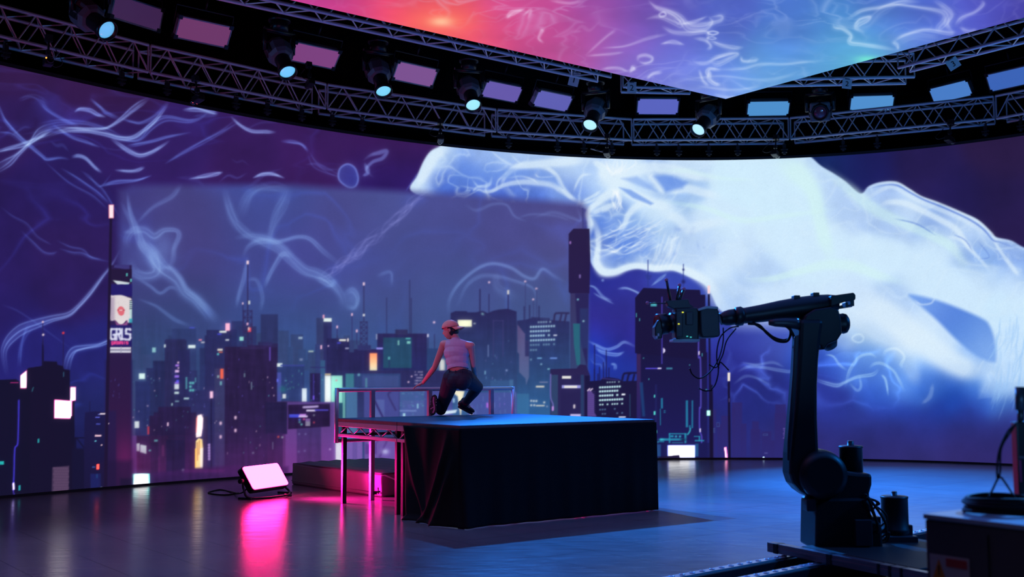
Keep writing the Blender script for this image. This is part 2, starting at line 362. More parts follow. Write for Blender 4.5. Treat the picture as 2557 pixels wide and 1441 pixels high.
    rl = ridge(PH, PW, 240, 81, 90, 90, 8.)*fbm(PH, PW, 200, 91, 2)*lm; p.a += rl[..., None]*np.array([.14, .24, .58])*.26
    rl = ridge(PH, PW, 260, 84, 150, 90, 9.)*np.clip(fbm(PH, PW, 220, 95, 2)-.3, 0, 1)*np.clip((330-xx)/100, 0, 1)*np.clip((yy-420)/100, 0, 1); p.a += rl[..., None]*np.array([.12, .2, .5])*.8
    rl = ridge(PH, PW, 160, 86, 120, 90, 8.)*np.clip((xx-1790)/60, 0, 1)*np.clip((2290-xx)/100, 0, 1)*np.clip((yy-860)/40, 0, 1)*np.clip((1030-yy)/60, 0, 1); p.a += rl[..., None]*np.array([.2, .3, .45])*.55
    for k in range(14):
        x = rng.uniform(0, 800); y = 190+rng.uniform(20, 260)+x*.12; L = rng.uniform(40, 150); a = rng.uniform(-.5, .6)
        q = [(x+L*t, y+L*t*a+rng.uniform(-9, 9)) for t in (0, .33, .66, 1)]
        p.curve(q, [1, rng.uniform(2, 10), 1], B, rng.uniform(.08, .22), 3)
    p.curve([(845,440),(850,420),(868,410),(886,420),(894,445),(888,464),(872,468),(852,455)], 3.5, S, .55, 5, closed=True, taper=0)
    p.poly(smooth([(845,440),(850,420),(868,410),(886,420),(894,445),(888,464),(872,468),(852,455)], closed=True), B, 5, .35)
    for q in ([(905,402),(925,388),(945,382),(965,378),(955,395),(930,405),(915,425),(935,445)], [(910,405),(918,430),(905,440)]): p.curve(q, [3,9,7,3], S, .45, 6)
    p.curve([(1012,480),(1030,452),(1045,430)], 2, B, .4, 3)
    # bright plasma
    CL = smooth([(1300,325),(1180,328),(1118,348),(1097,366),(1075,378),(1058,402),(1042,438),(1026,476),(1100,500),(1300,515),(1452,520),(1466,545),(1466,600),(1470,635),(1480,664),(1503,685),(1530,686),(1560,677),(1592,671),(1632,678),(1678,675),(1722,692),(1758,710),(1776,735),(1790,765),(1812,788),
        (1850,840),(1960,860),(2060,890),(2140,920),(2230,960),(2330,1000),(2420,1000),(2478,995),(2452,1030),(2530,1005),(2640,960),(2640,650),(2557,618),(2525,601),(2487,592),(2470,575),(2440,548),(2400,530),(2340,505),(2300,490),(2268,470),(2238,455),(2200,455),(2170,465),(2148,483),(2110,452),(2080,432),(2050,414),(2025,392),(1995,372),(1900,335),(1700,325),(1500,325)], 6, True)
    CF = [(1097,372,205,228,248),(1075,395,205,228,248),(1045,455,200,224,248),(1120,395,150,185,242),(1150,430,88,125,222),(1110,460,70,105,210),(1160,480,62,88,200),(1200,400,150,182,238),(1270,395,172,202,242),(1250,430,112,150,230),(1190,460,85,122,218),(1330,400,178,206,244),
      (1300,450,105,140,228),(1350,430,130,165,235),(1250,480,70,100,205),(1330,485,80,115,215),(1400,390,185,212,246),(1420,420,190,216,246),(1400,460,125,160,232),(1430,490,110,145,228),(1470,400,170,200,245),(1480,440,175,205,246),
      (1530,430,205,228,250),(1560,450,206,230,250),(1490,520,160,195,244),(1500,560,72,108,208),(1530,540,110,150,230),(1490,610,60,95,205),(1540,590,75,118,215),(1560,620,72,112,212),(1600,600,120,160,232),(1570,570,150,188,240),(1610,480,195,222,249),
      (1660,450,120,158,232),(1690,470,160,195,240),(1640,530,206,230,250),(1650,590,170,202,242),(1620,640,150,182,236),(1540,650,110,148,228),(1500,660,190,215,248),(1600,660,195,220,248),(1700,610,180,208,244),(1760,600,186,212,245),(1720,650,186,212,246),
      (1800,560,205,230,250),(1700,400,200,224,247),(1850,450,204,232,250),(1950,500,204,232,250),(1950,600,204,230,250),(1850,640,200,224,248),(1890,675,180,208,244),(1820,725,172,202,243),(1850,740,178,206,244),(1790,690,205,228,250),(1900,750,202,226,249),(2050,650,204,230,250),(2200,650,204,230,250),(2300,700,203,229,250),
      (2000,780,202,226,249),(2100,760,202,226,249),(2215,485,158,188,238),(2180,500,178,206,244),(2260,520,200,224,249),(2290,505,190,216,246),(2230,530,165,195,240),(2330,545,135,170,232),(2370,560,150,182,238),(2400,545,195,220,248),(2430,560,180,208,245),(2350,600,203,229,250),(2420,600,190,216,248),(2440,625,118,158,228),
      (2470,650,120,165,235),(2480,600,190,215,246),(2520,630,125,160,230),(2550,660,130,168,236),(2530,690,200,226,250),(2450,680,200,226,250),(2400,720,203,229,250),(2500,780,200,228,250),(2530,850,196,224,250),(2540,920,190,220,250),(2500,960,170,205,248),(2150,770,198,222,248),(2235,750,175,205,245),(2240,800,185,212,246),(2290,830,202,226,250),(2340,880,196,222,250),(2200,830,170,202,246),(2400,920,150,190,245)]
    cf = field(CF, 26); tex = fbm(PH, PW, 26, 11, 4); fine = rng.random((PH, PW)).astype(np.float32)
    lum = cf[..., 0:1]; cf = cf*(1-.22*np.clip(1.0-lum*1.15, 0, 1)*(1.6*(tex[..., None]-.35)))
    cf *= 1-.05*np.clip(1.05-lum*1.2, 0, 1)*fine[..., None]
    cf *= 1.02
    rd = np.maximum(ridge(PH, PW, 150, 61, 110, 90, 9.), .8*ridge(PH, PW, 90, 71, 70, 60, 10.)); dark = np.clip(1.12-lum*1.05, 0, 1)
    cf += (np.array([.86, .94, .99])-cf)*(rd[..., None]*dark*.75)
    r = p.mask_poly(CL, 3.); i0, i1, j0, j1, m, X, Y = r
    ex = Pic(np.zeros((PH, PW, 1)))
    dd = np.clip((Y-(772+np.clip((X-2130)*.42, 0, 110)))/70, 0, 1)*np.clip((2475-X)/40, 0, 1)*np.clip((X-1797)/30, 0, 1)
    dd = np.maximum(dd, np.clip((Y-930)/85, 0, 1)*np.clip((X-2425)/15, 0, 1))
    m = m*(1-dd*dd*(3-2*dd)); v = p.a[i0:i1, j0:j1]; v[:] = v*(1-m[..., None])+cf[i0:i1, j0:j1]*m[..., None]
    W = (222, 240, 252)
    for pts, w, al in [
      ([(2150,735),(2220,790),(2300,850),(2390,910),(2470,935)],[50,60,58,50,40],.75),([(2090,760),(2180,820),(2240,850),(2290,880)],[40,50,50,40],.45),
      ([(2290,960),(2268,900),(2250,860)],[20,40,60],.25),([(2060,800),(2090,830),(2130,860)],[50,60,40],.3),([(2330,955),(2322,990),(2300,1010)],[6,10,4],.25),([(2440,840),(2460,880),(2485,900)],[5,9,14],.45)]:
        p.curve(pts, w, W, al, 12, mode='mix')
    dp = smooth([(2270,736),(2330,747),(2395,770),(2455,797),(2472,815),(2484,850),(2488,892),(2480,905),(2440,890),(2390,850),(2340,800),(2300,765)], 6, True)
    p.over(dp, field([(2310,755,112,158,236),(2350,775,85,130,222),(2400,800,75,122,216),(2450,820,98,145,226),(2470,880,120,165,235),(2400,840,85,135,222),(2430,870,120,165,236)], 30), 7, .93)
    p.curve([(2282,748),(2300,760),(2325,757),(2335,742)], 3, W, .4, 2)
    # plasma rims and veins
    for pts, w, al in [
      ([(1118,368),(1092,384),(1074,408),(1056,442),(1038,472)],[20,22,22,18,10],.7),
      ([(1470,600),(1474,560),(1468,530),(1500,500),(1530,478),(1560,450)],[6,14,10,14,22,30],.85),([(1468,535),(1485,560),(1494,590),(1492,630),(1490,655),(1505,678),(1535,680),(1565,668),(1595,664),(1640,670),(1685,668),(1730,684),(1770,712),(1795,760),(1830,790)],[10,12,12,12,16,20,16,14,12,14,14,18,24,30,30],.92),
      ([(1250,470),(1262,440),(1290,418),(1340,410),(1400,405),(1440,400),(1490,396)],[5,8,14,16,18,20,24],.75),([(1340,415),(1370,422),(1390,440),(1405,470),(1425,492),(1450,508)],[8,8,8,10,9,6],.7),
      ([(1200,480),(1225,478),(1260,462),(1300,455),(1340,456),(1380,462),(1405,480),(1435,500)],[4,6,8,10,12,12,9,6],.6),([(1178,446),(1190,462),(1200,466),(1222,460),(1230,435)],[4,3,6,6,2],.6),([(1180,480),(1190,468),(1210,463)],[2,4,2],.5),
      ([(1140,462),(1178,470),(1220,478),(1250,470)],[2,4,7,4],.35),([(1240,475),(1242,455),(1255,440),(1278,420)],[3,3,4,3],.5),([(1265,445),(1300,440),(1330,448),(1345,460)],[3,4,3,2],.5),([(1335,432),(1345,442),(1370,442),(1386,440)],[2,3,3,2],.5),
      ([(1432,480),(1442,455),(1455,438),(1480,435)],[3,4,5,4],.55),([(1450,505),(1480,490),(1500,478)],[3,5,8],.6),([(1440,512),(1480,500),(1520,478)],[3,5,6],.5),([(1225,376),(1255,400),(1285,415)],[2,4,5],.4),([(1275,385),(1295,405),(1310,412)],[2,3,4],.35),
      ([(1480,400),(1505,420),(1510,440)],[10,16,20],.8),([(1560,440),(1530,440),(1510,430)],[40,50,30],.8),([(1560,450),(1590,425),(1640,418),(1690,425),(1740,440),(1800,445)],[18,26,24,22,18,12],.75),
      ([(1560,470),(1600,490),(1640,510),(1690,520)],[12,14,20,20],.7),([(1550,480),(1590,500),(1640,520)],[6,8,10],.6),([(1545,585),(1560,560),(1570,535),(1590,515),(1620,505)],[5,10,12,14,16],.75),([(1530,620),(1545,590)],[3,8],.5),
      ([(1470,535),(1510,520),(1545,505)],[8,12,8],.7),([(1665,484),(1690,476),(1720,472),(1760,482),(1800,490)],[10,14,18,18,14],.7),([(1618,434),(1640,455),(1660,482)],[16,14,14],.75),([(1640,530),(1690,545),(1720,570),(1760,560),(1830,550)],[12,20,24,20,14],.6),([(1700,590),(1680,600),(1675,625),(1665,650)],[3,4,4,2],.6),([(1672,585),(1665,610),(1655,630)],[2,4,2],.5),
      ([(1480,645),(1470,620),(1466,600)],[5,8,6],.4),([(1500,590),(1525,580),(1560,560),(1600,545)],[2,3,3,2],.45),([(1500,610),(1520,615),(1545,630),(1560,638)],[2,3,3,1],.45),([(1500,622),(1530,628),(1555,640)],[2,3,1],.4),([(1505,615),(1535,610),(1540,585)],[2,2,2],.4),
      ([(1610,630),(1635,618),(1660,605)],[2,3,2],.4),([(1540,545),(1550,560),(1545,590)],[2,3,2],.4),([(1498,535),(1520,525),(1526,545),(1515,555),(1498,556)],[1,2,2,2,1],.35),([(1530,505),(1545,530),(1550,500),(1552,475)],[2,2,2,2],.4),
      ([(2148,483),(2172,466),(2205,457),(2240,457),(2270,474),(2300,492),(2345,508),(2405,534),(2445,555),(2475,582),(2488,596),(2525,604),(2557,624)],[2,4,5,5,4,4,4,5,5,4,4,4,4],.6),
      ([(2160,500),(2190,480),(2225,466),(2255,480),(2290,500),(2340,520),(2400,545),(2440,570),(2480,600)],[4,8,8,8,8,10,10,8,6],.5),([(2195,515),(2220,505),(2260,508),(2300,525),(2350,550),(2390,575),(2420,620),(2450,650)],[6,10,12,12,12,12,8,6],.7),
      ([(2475,590),(2500,630),(2530,670),(2545,690)],[4,6,8,6],.6),([(2360,590),(2400,600),(2440,640),(2475,680)],[4,6,6,6],.5)]:
        p.curve(pts, w, W, al, 4, mode='mix')
    for pts, w, al in [([(1935,395),(1990,430),(2030,480),(2045,540),(2060,600),(2080,655)],[40,46,30,28,28,24],.55),([(1850,700),(1920,697),(1990,680),(2060,662),(2130,665),(2200,690),(2270,710)],[8,12,14,20,22,18,8],.5),
       ([(2050,415),(2120,470),(2180,520),(2260,560),(2330,590),(2380,620),(2420,680)],[20,24,24,20,18,20,16],.5),([(1640,500),(1760,520),(1850,550),(1950,540),(2100,520)],[6,10,12,10,6],.4),([(1640,425),(1720,428),(1800,445),(1900,450)],[6,10,8,4],.3)]:
        p.curve(pts, w, (212,246,240), al, 8, mode='mix')
    DB = (70,105,205)
    for pts, w, al in [([(2165,473),(2205,463),(2240,463),(2275,482),(2310,500),(2360,520),(2420,548),(2455,572),(2480,600),(2500,606),(2557,628)],[1,2,3,3,3,3,3,3,2,2,2],.55),([(2230,545),(2290,560),(2340,590)],[1,3,1],.4),([(2380,585),(2410,600),(2430,630)],[1,2,1],.4),([(2370,618),(2400,640)],[1,3],.45),([(2440,600),(2470,640),(2445,647)],[2,1,1],.3)]:
        p.curve(pts, w, DB, al, 0, mode='mix')
    for q_, s_, al in (([(1632,440),(1660,437),(1690,444),(1716,456),(1704,470),(1662,480)],7,.75),([(1546,468),(1575,474),(1632,508),(1625,512),(1580,494)],4,.7),([(1552,446),(1590,440),(1625,462),(1640,478),(1610,470)],6,.45),([(1500,530),(1535,545),(1545,575),(1510,600),(1494,560)],9,.5),([(1545,575),(1580,570),(1620,585),(1625,630),(1570,648),(1540,620)],14,.6),([(1228,440),(1260,420),(1300,422),(1340,425),(1330,440),(1270,446)],6,.5),([(1350,425),(1390,440),(1405,470),(1370,455),(1340,450)],6,.4),([(1150,400),(1230,420),(1240,460),(1180,470),(1110,470)],16,.5)):
        p.poly(q_, (104,146,230), s_, al)
    for k in range(46):
        x = rng.uniform(1480, 1600); y = rng.uniform(570, 640); L = rng.uniform(30, 80); b_ = rng.uniform(-12, 12)
        p.curve([(x, y), (x+L*.3, y-L*.06+b_), (x+L*.65, y-L*.22+b_), (x+L, y-L*.45)], [1, 1.8, 1], W, rng.uniform(.12, .4), 0)
    for k in range(16):
        x = rng.uniform(1640, 1700); y = rng.uniform(565, 595); p.curve([(x+8, y), (x, y+25), (x-8, y+50), (x-20, y+75), (x-28, y+90)], [1, 1.6, 1], W, rng.uniform(.08, .24), 0)
    for k in range(60):
        x = rng.uniform(1480, 1760); y = rng.uniform(570, 665); p.blob(x, y, rng.uniform(2, 9), rng.uniform(2, 9), DB if k % 2 else W, rng.uniform(.06, .2), rng.uniform(0, 3))
    for k in range(18):
        x = rng.uniform(1490, 1590); p.curve([(x, 398), (x+rng.uniform(-6, 6), 412), (1535+rng.uniform(-20, 20), 440)], [1, 2, 3], W, rng.uniform(.1, .25), 0); p.curve([(1535+rng.uniform(-12, 12), 470), (1540+rng.uniform(-14, 14), 500), (1550+rng.uniform(-26, 14), 530)], [2, 1.5, 1], W, rng.uniform(.12, .3), 0)
    for k in range(45):
        x = rng.uniform(2485, 2557); y = rng.uniform(780, 960); p.curve([(x, y), (x-3, y+40), (x-rng.uniform(8, 30), y+rng.uniform(70, 100))], [1, 2, 1], (150,195,245), rng.uniform(.15, .4), 0, mode='mix')
    # thin wisps right of the inner picture
    for pts, w, al in [([(1465,712),(1485,718),(1505,740),(1530,752)],[2,3,3,2],.4),([(1540,722),(1565,720),(1590,730),(1600,738)],[2,3,3,2],.45),([(1480,730),(1505,745),(1535,760)],[1,2,1],.3),([(1625,715),(1650,695),(1665,682)],[2,4,2],.4),([(1640,722),(1655,700)],[2,2],.35),
      ([(1466,850),(1490,862),(1515,872),(1540,866),(1560,855),(1590,868)],[3,4,4,4,4,3],.5),([(1485,866),(1505,880),(1540,886),(1560,878)],[2,4,5,2],.5),([(1475,890),(1500,905),(1510,920)],[14,18,10],.2),([(1525,908),(1535,912),(1536,925)],[3,5,3],.4),
      ([(1840,930),(1870,915),(1910,918),(1945,925),(1975,928),(1985,912)],[2,4,4,5,5,2],.3),([(1850,905),(1890,910),(1930,905),(1960,918)],[2,3,3,2],.22),([(1830,960),(1860,940),(1890,945),(1930,965)],[2,5,3,1],.2),
      ([(2030,945),(2060,955),(2090,962),(2110,955),(2140,942),(2180,935),(2195,920)],[4,6,8,5,5,5,2],.5),([(2110,970),(2120,930),(2135,905),(2150,890),(2175,885),(2190,895)],[3,4,4,4,4,2],.4),([(2170,920),(2185,908),(2205,908),(2230,925),(2245,950),(2260,980)],[3,4,4,4,4,2],.4),
      ([(2200,935),(2212,950),(2218,990)],[2,3,2],.5),([(2205,890),(2215,875),(2240,872),(2258,890),(2250,910),(2255,920)],[3,4,4,4,4,2],.4),([(2145,935),(2150,965),(2140,975),(2120,955)],[3,4,3,2],.35),([(2060,885),(2080,890),(2095,910),(2115,925)],[2,2,3,2],.35),([(2200,895),(2205,850)],[2,4],.3)]:
        strand(p, pts, w, (130,180,250), al, 3, 2)
    for x, y, a, b in ((2075,850,13,8),(2142,845,14,10),(1505,700,1,1)):
        p.curve([(x+a*math.cos(t), y+b*math.sin(t)*(1+.2*math.cos(t))) for t in np.linspace(0, 6.28, 11)[:-1]], 3, (140,185,250), .45, 2, closed=True, taper=0)
    # inner picture (the brighter camera view)
    IF = [(300,480,60,52,118),(420,500,70,66,130),(500,560,70,64,126),(620,520,66,76,150),(720,500,66,76,148),(850,530,74,72,138),(950,520,74,80,146),(1100,540,74,76,144),(1300,540,76,74,142),(1440,560,80,74,138),
      (360,640,66,66,138),(480,650,66,60,122),(620,650,66,70,142),(760,650,70,70,148),(900,650,72,78,150),(1050,640,70,76,140),(1250,620,74,74,138),(1400,640,78,78,138),(350,740,60,60,118),(480,760,60,66,122),(650,760,62,74,142),(800,740,66,74,140),(1000,740,68,78,140),(1150,730,68,82,144),(1380,740,70,82,138),
      (350,830,48,66,112),(470,810,50,68,120),(650,830,52,76,132),(760,820,54,78,132),(900,820,58,80,134),(1080,800,62,82,136),(1350,790,64,84,138),(400,920,46,70,112),(760,900,54,84,135),(1000,930,48,84,130),(1380,920,54,84,135),(400,1050,52,56,110),(600,1050,60,42,92),(900,1010,56,90,140),(1100,1010,56,86,142),(1300,1010,50,92,145),(900,1120,110,84,155),(760,1100,92,54,125),(1000,1120,108,84,156)]
    fi = field(IF, 60); fi *= (.95+.1*fbm(PH, PW, 70, 31, 3)[..., None])
    fi += ridge(PH, PW, 210, 33, 170, 110, 6.)[..., None]*np.clip(fbm(PH, PW, 260, 37, 2)-.25, 0, 1)[..., None]*np.array([.03, .09, .24])*1.1; inner = Pic(fi)
    SB = (85, 130, 230)
    for pts, w, al in [
      ([(318,480),(325,530),(340,570),(350,600),(360,625)],[4,8,10,14,22],.4),([(322,620),(316,600),(330,578),(360,575),(385,590),(410,575),(440,575),(448,590),(436,620),(432,650),(418,680)],[10,14,16,18,18,10,8,10,8,10,6],.36),
      ([(325,650),(335,680),(365,690),(390,678),(380,640),(360,610),(350,575)],[14,18,20,24,26,20,10],.42),([(345,610),(375,625),(390,650),(410,675),(440,700),(460,730),(490,750),(515,780),(530,800)],[16,20,24,26,22,22,26,20,20],.45),
      ([(395,670),(425,668),(448,690),(465,720),(490,745),(520,775),(548,810)],[6,8,10,10,12,14,20],.35),([(335,690),(375,715),(400,732),(425,718),(445,725)],[3,6,6,5,3],.35),([(340,745),(385,762),(405,775),(440,800),(480,815)],[3,4,6,8,6],.25),
      ([(585,595),(620,590),(660,600),(700,620),(730,650),(760,675),(790,685),(820,700),(850,735),(860,770)],[8,12,24,20,18,18,20,18,16,20],.5),([(605,645),(620,615),(650,600),(690,603),(710,600),(745,592),(775,598),(810,630),(850,660)],[5,8,12,10,8,8,8,9,6],.4),
      ([(560,470),(580,540),(600,570),(640,595)],[10,18,16,14],.35),([(600,540),(620,490),(650,470),(690,468),(720,470)],[20,16,14,16,14],.28),([(720,470),(700,520),(680,570),(672,600)],[22,20,14,10],.28),([(730,640),(705,635),(690,655),(672,690),(660,720)],[10,10,8,8,5],.35),
      ([(590,770),(598,730),(610,690),(618,640)],[5,8,7,4],.3),([(615,700),(640,700),(655,740),(650,780)],[5,6,8,8],.2),([(790,690),(820,710),(840,700)],[10,14,8],.3),([(300,500),(330,570),(305,580)],[6,8,4],.2),([(455,455),(430,490),(380,520),(340,560)],[10,10,6,4],.22),
      ([(860,735),(880,725),(893,745),(885,768),(862,765)],[10,10,8,10,10],.3),([(850,780),(856,830)],[12,8],.3),([(940,690),(975,680),(978,715)],[4,5,3],.25),([(1015,700),(1016,770)],[3,3],.15),
      ([(1120,790),(1122,750),(1145,710),(1190,672),(1230,658),(1275,668),(1310,690),(1335,695),(1355,672),(1385,690),(1415,705)],[6,6,6,7,7,7,6,5,5,5,3],.32),([(1140,770),(1165,715),(1200,690),(1240,690),(1280,700),(1330,720),(1340,760)],[4,5,7,7,6,4,3],.2),([(1240,680),(1245,720),(1290,745)],[10,20,20],.16),
      ([(1160,510),(1190,525),(1230,510),(1265,512),(1285,540),(1320,555)],[3,4,4,4,4,2],.22),([(1330,545),(1380,530),(1430,545),(1450,550),(1440,515)],[3,4,5,4,3],.22),([(1290,545),(1330,535),(1390,540),(1430,555)],[2,3,3,2],.16)]:
        inner.curve(pts, w, SB, al*.55, 7); strand(inner, pts, w, SB, al*.5, 5, 4 if max(w) > 6 else 2)
    inner.blob(880, 745, 16, 22, SB, .3, mode='add'); inner.blob(385, 640, 40, 40, SB, .3, mode='add'); inner.blob(412, 610, 22, 34, SB, .22, mode='add')
    for k in range(42):
        t = rng.random(); x = 1060-t*230; y = 490+t*190; q = [(x+rng.uniform(-12, 12)+70*(.5-u), y+rng.uniform(-16, 16)-60*(.5-u)) for u in (0, .35, .7, 1)]
        inner.curve(q, [1, 3, 1], (105, 105, 205), rng.uniform(.08, .2), 2)
    city(inner)
    vt = fbm(PH, PW, 7, 101, 2, 60)[..., None]; ht = fbm(PH, PW, 40, 103, 3, 9)[..., None]; yy = np.arange(PH)[:, None, None]
    dk_ = np.clip(1-inner.a.max(-1, keepdims=True)*1.6, 0, 1)*np.clip((yy-760)/80, 0, 1); inner.a *= 1+dk_*((vt-.5)*.5+(ht-.5)*.35)
    inner.a = inner.a*.35+blur(inner.a, 1)*.65; bl = blur(np.clip(inner.a-.6, 0, 1)*(yy > 775), 8); inner.a = inner.a*.93+np.array([60, 78, 132])/255*.07; inner.a += bl*.55
    FR = [(296,476),(330,462),(730,462),(1020,478),(1240,492),(1452,508),(1464,520),(1466,1300),(296,1300)]
    r = p.mask_poly(FR, 15.); i0, i1, j0, j1, m, X, Y = r
    m = m[..., None]; v = p.a[i0:i1, j0:j1]; v[:] = v*(1-m)+inner.a[i0:i1, j0:j1]*m
    outer_city(p)
    bl = blur(np.clip(p.a-.5, 0, 1)*(np.arange(PW)[None, :, None] < 1790)*(np.arange(PH)[:, None, None] > 800), 9); p.a = p.a*.6+blur(p.a, 1)*.4+bl*.25
    g = rng.normal(0, 1, (PH, PW)).astype(np.float32)[..., None]; p.a *= 1+.012*g
    return np.clip(p.a, 0, 1)
def win(p, rnd, x0, y0, x1, y1, n, cols, w=(1.2, 3), h=(1.2, 3), al=(.3, .9)):
    for i in range(n):
        x = rnd.uniform(x0, x1); y = rnd.uniform(y0, y1); a = rnd.uniform(*w); b = rnd.uniform(*h); c = cols[rnd.integers(len(cols))]
        p.rect(x-a/2, y-b/2, x+a/2, y+b/2, c, .7, rnd.uniform(*al))
TEAL = (80,170,180); CREAM = (222,228,222); VIO = (110,90,230); PINKW = (240,200,225)
def city(p):
    R = np.random.default_rng(5); D = (40,36,84)
    def b(x0, y0, x1, col, col2=None, y1=1260): p.rect(x0, y0, x1, y1, col, .9, 1, col2)
    far = (52,68,114)
    for x0, y0, x1 in ((322,851,352),(355,885,378),(382,863,407),(695,826,721),(726,835,757),(768,878,790),(640,832,655),(697,905,745),(875,850,900),(858,838,874),(1028,860,1066),(840,838,846)): b(x0, y0, x1, far)
    for k in range(14):
        x = R.uniform(330, 1280); b(x, R.uniform(865, 900), x+R.uniform(12, 34), (50,70,118))
    for x0, y0, x1, c in ((420,838,432,(46,58,106)),(430,821,490,(46,58,108)),(499,869,519,(42,50,100)),(578,802,607,(44,52,104)),(596,815,640,(44,50,100)),(651,785,694,(44,50,98)),(790,794,828,(50,58,104)),(787,860,800,(48,60,112))): b(x0, y0, x1, c)
    b(808,800,828,(44,44,96)); b(511,838,520,(40,42,92)); b(516,824,591,(38,40,88),(48,44,92)); b(578,823,592,(40,44,96))
    b(382,901,412,(36,40,84)); b(365,919,383,(38,44,90)); b(411,850,466,(40,40,84),(44,38,84)); b(444,873,474,(38,38,86),(44,38,84)); b(413,847,463,(42,42,88),None,852)
    b(472,925,492,(44,48,98)); b(337,952,375,(38,46,98),(44,44,96)); b(474,975,560,(42,42,92),(48,42,90)); b(536,920,561,(54,56,100),(58,48,96)); b(320,900,338,(48,66,110),(74,66,120))
    for x in (618.5,): p.line(x,656,x,870,1.6,(44,32,72)); p.rect(615.5,651,621.5,660,(250,215,225),.8)
    for x in (609,629): p.line(x,776,x,862,1.5,(46,38,86))
    for y in (776,793,811,828,846): p.line(609,y,629,y,1.2,(46,38,86)); p.line(609,y,629,y+17,1,(46,38,86),.8); p.line(629,y,609,y+17,1,(46,38,86),.8)
    p.line(606.5,760,606.5,862,1,(44,40,90)); p.rect(604.5,755,608,760.5,PINKW); p.rect(620,751,624.5,760,CREAM); p.rect(616,806,620,812,(255,190,215)); p.rect(619,818,627,829,(225,80,95)); p.rect(619,817,623,825,(220,190,190)); p.rect(598,841,608,851,(150,215,205))
    b(561,866,693.5,(40,27,66),(44,28,72)); p.rect(618,862,680,868,(44,32,76)); p.rect(680,858,694,868,(42,34,78)); p.rect(644,854,680,862,(44,40,88)); p.rect(600,866,662,872,(48,34,80))
    win(p, R, 566, 880, 690, 1150, 30, [TEAL, VIO, PINKW, (90,80,120)], (1.5, 2.4), (2, 6)); p.line(674,868,674,900,1.6,(120,90,220)); p.line(628,955,628,972,1.6,(120,140,160)); p.rect(609,932,612,942,(110,130,150))
    for x, y in ((588,1043),(588,1075),(551,1057),(551,1091),(449,1055),(449,1089)): p.dot(x,y,2,PINKW,1,3.6)
    b(692,913,760,(42,56,108),(52,66,122)); p.rect(692,907,705,916,(222,235,230)); p.rect(700,911,760,914.5,(56,66,142)); win(p, R, 700, 925, 758, 1000, 22, [TEAL, (110,120,190), (60,120,130)], (1.5,3), (1.5,6)); b(692,930,702,(72,80,160),(66,60,120)); p.rect(691,946,695,954,(100,110,230)); p.blob(706,972,9,8,(40,110,120),.7)
    b(760,925,772,(50,74,130)); b(774,932,800,(38,30,74)); p.line(783,935,783,1000,1.2,(70,60,160)); p.rect(781,988,785,998,(120,90,230))
    b(800,900,812,(52,86,128)); b(816,845,872,(37,34,80),(40,40,92)); p.rect(808,794.5,828,803.5,(222,235,228)); p.rect(806,786,810,795,(250,170,195)); p.rect(800,862,804,872,(250,190,215)); p.rect(770,875.5,783,879.5,(165,185,180)); p.rect(745,841,755.5,847,(150,170,190)); p.rect(748,895,756,901,(110,125,165)); p.rect(775,916.5,812,918.5,(44,40,100))
    for x,y0,y1 in ((842,818,872),(879,787,850),(891,828,860)): p.line(x,y0,x,y1,1.2,(48,46,98)); p.rect(x-2,y0-5,x+2,y0+2,(240,190,215))
    b(843,872,944,(38,33,80),(40,52,104)); p.rect(847,847,864,852,(228,228,215)); p.rect(867,845,871,853,(235,225,225)); b(872,850,884,(50,60,108),None,880); p.rect(842,855,851,858,(70,70,220)); p.rect(862,868,871,872,(150,150,185)); p.rect(818,862,822,866,(200,170,210))
    for x in (900,917): p.line(x,804,x,872,1.3,(46,44,92))
    for y in (804,818,832,846,860): p.line(900,y,917,y,1.1,(46,44,92)); p.line(900,y,917,y+14,1,(46,44,92)); p.line(917,y,900,y+14,1,(46,44,92))
    p.line(908.5,712,908.5,804,1.6,(50,46,92)); p.rect(906,705,911,713,(240,205,225)); p.rect(906,784,911,790,(225,225,225)); b(893,862,926,(46,48,100),None,875)
    p.rect(923,882,942,929,(250,155,105),1.5,1,(214,222,195))
    b(942,833,1066,(42,36,84),(38,40,96),925); p.rect(957,843,1028,919,(37,70,100),1.,1,(36,76,106)); p.rect(987,823,1018,836,(48,46,90)); p.rect(940,868,956,872.5,(155,150,235)); p.rect(993,850,997,862,(120,185,180)); p.rect(1016,852,1025,858.5,(130,200,190)); p.rect(1013,844,1025,847,(90,190,185)); p.rect(969,891,974,898,(90,170,175)); p.line(972,900,972,925,1.4,(40,50,100))
    for x,y0 in ((965.5,744),(1023,700),(1027,745),(1069,842),(1085,835)): p.line(x,y0,x,834 if x<1060 else 900,1.1,(46,44,90),.9)
    p.rect(1066.5,834,1070.5,842,(215,210,230)); b(1066,870,1130,(42,62,112),(50,92,140)); p.rect(939,834,942,848,(150,160,190)); p.dot(1084,805,2,PINKW); p.dot(1104,915,6,(240,235,215),.8,18)
    b(842,925,1130,(42,40,90),(56,84,134)); p.rect(863,933,884,1000,(58,120,138),1,1,(66,120,140)); p.rect(884,933,1000,968,(48,66,118)); p.rect(905,938,995,966,(60,74,130)); p.rect(912,944,917,968,(80,130,155)); p.dot(896,936,2.4,(110,170,190))
    for k in range(5):
        for j in range(5):
            if R.random() < .8: p.dot(1037+j*4.2,929+k*7.2,1.1,(190,180,215),R.uniform(.5,1))
    p.dot(1020,954,1.5,PINKW); p.dot(1028,940,1.2,PINKW)
    # block behind the head
    p.poly([(1125,782),(1137,777),(1165,777),(1168,780),(1188,780),(1205,776),(1218,782),(1232,776),(1246,773),(1268,771),(1290,778),(1290,1050),(1125,1050)],(40,36,84),.9,1,(50,92,142))
    p.rect(1143,799,1178,816,(226,226,198),1.2); p.rect(1182,806,1188,810,(130,140,160)); p.blob(1205,784,3.5,2.5,(130,180,190),.9,.6)
    for x,y0,w in ((1198.5,723,2.6),(1221,735,1),(1269,734,2)): p.line(x,y0,x,780,w,(42,36,84))
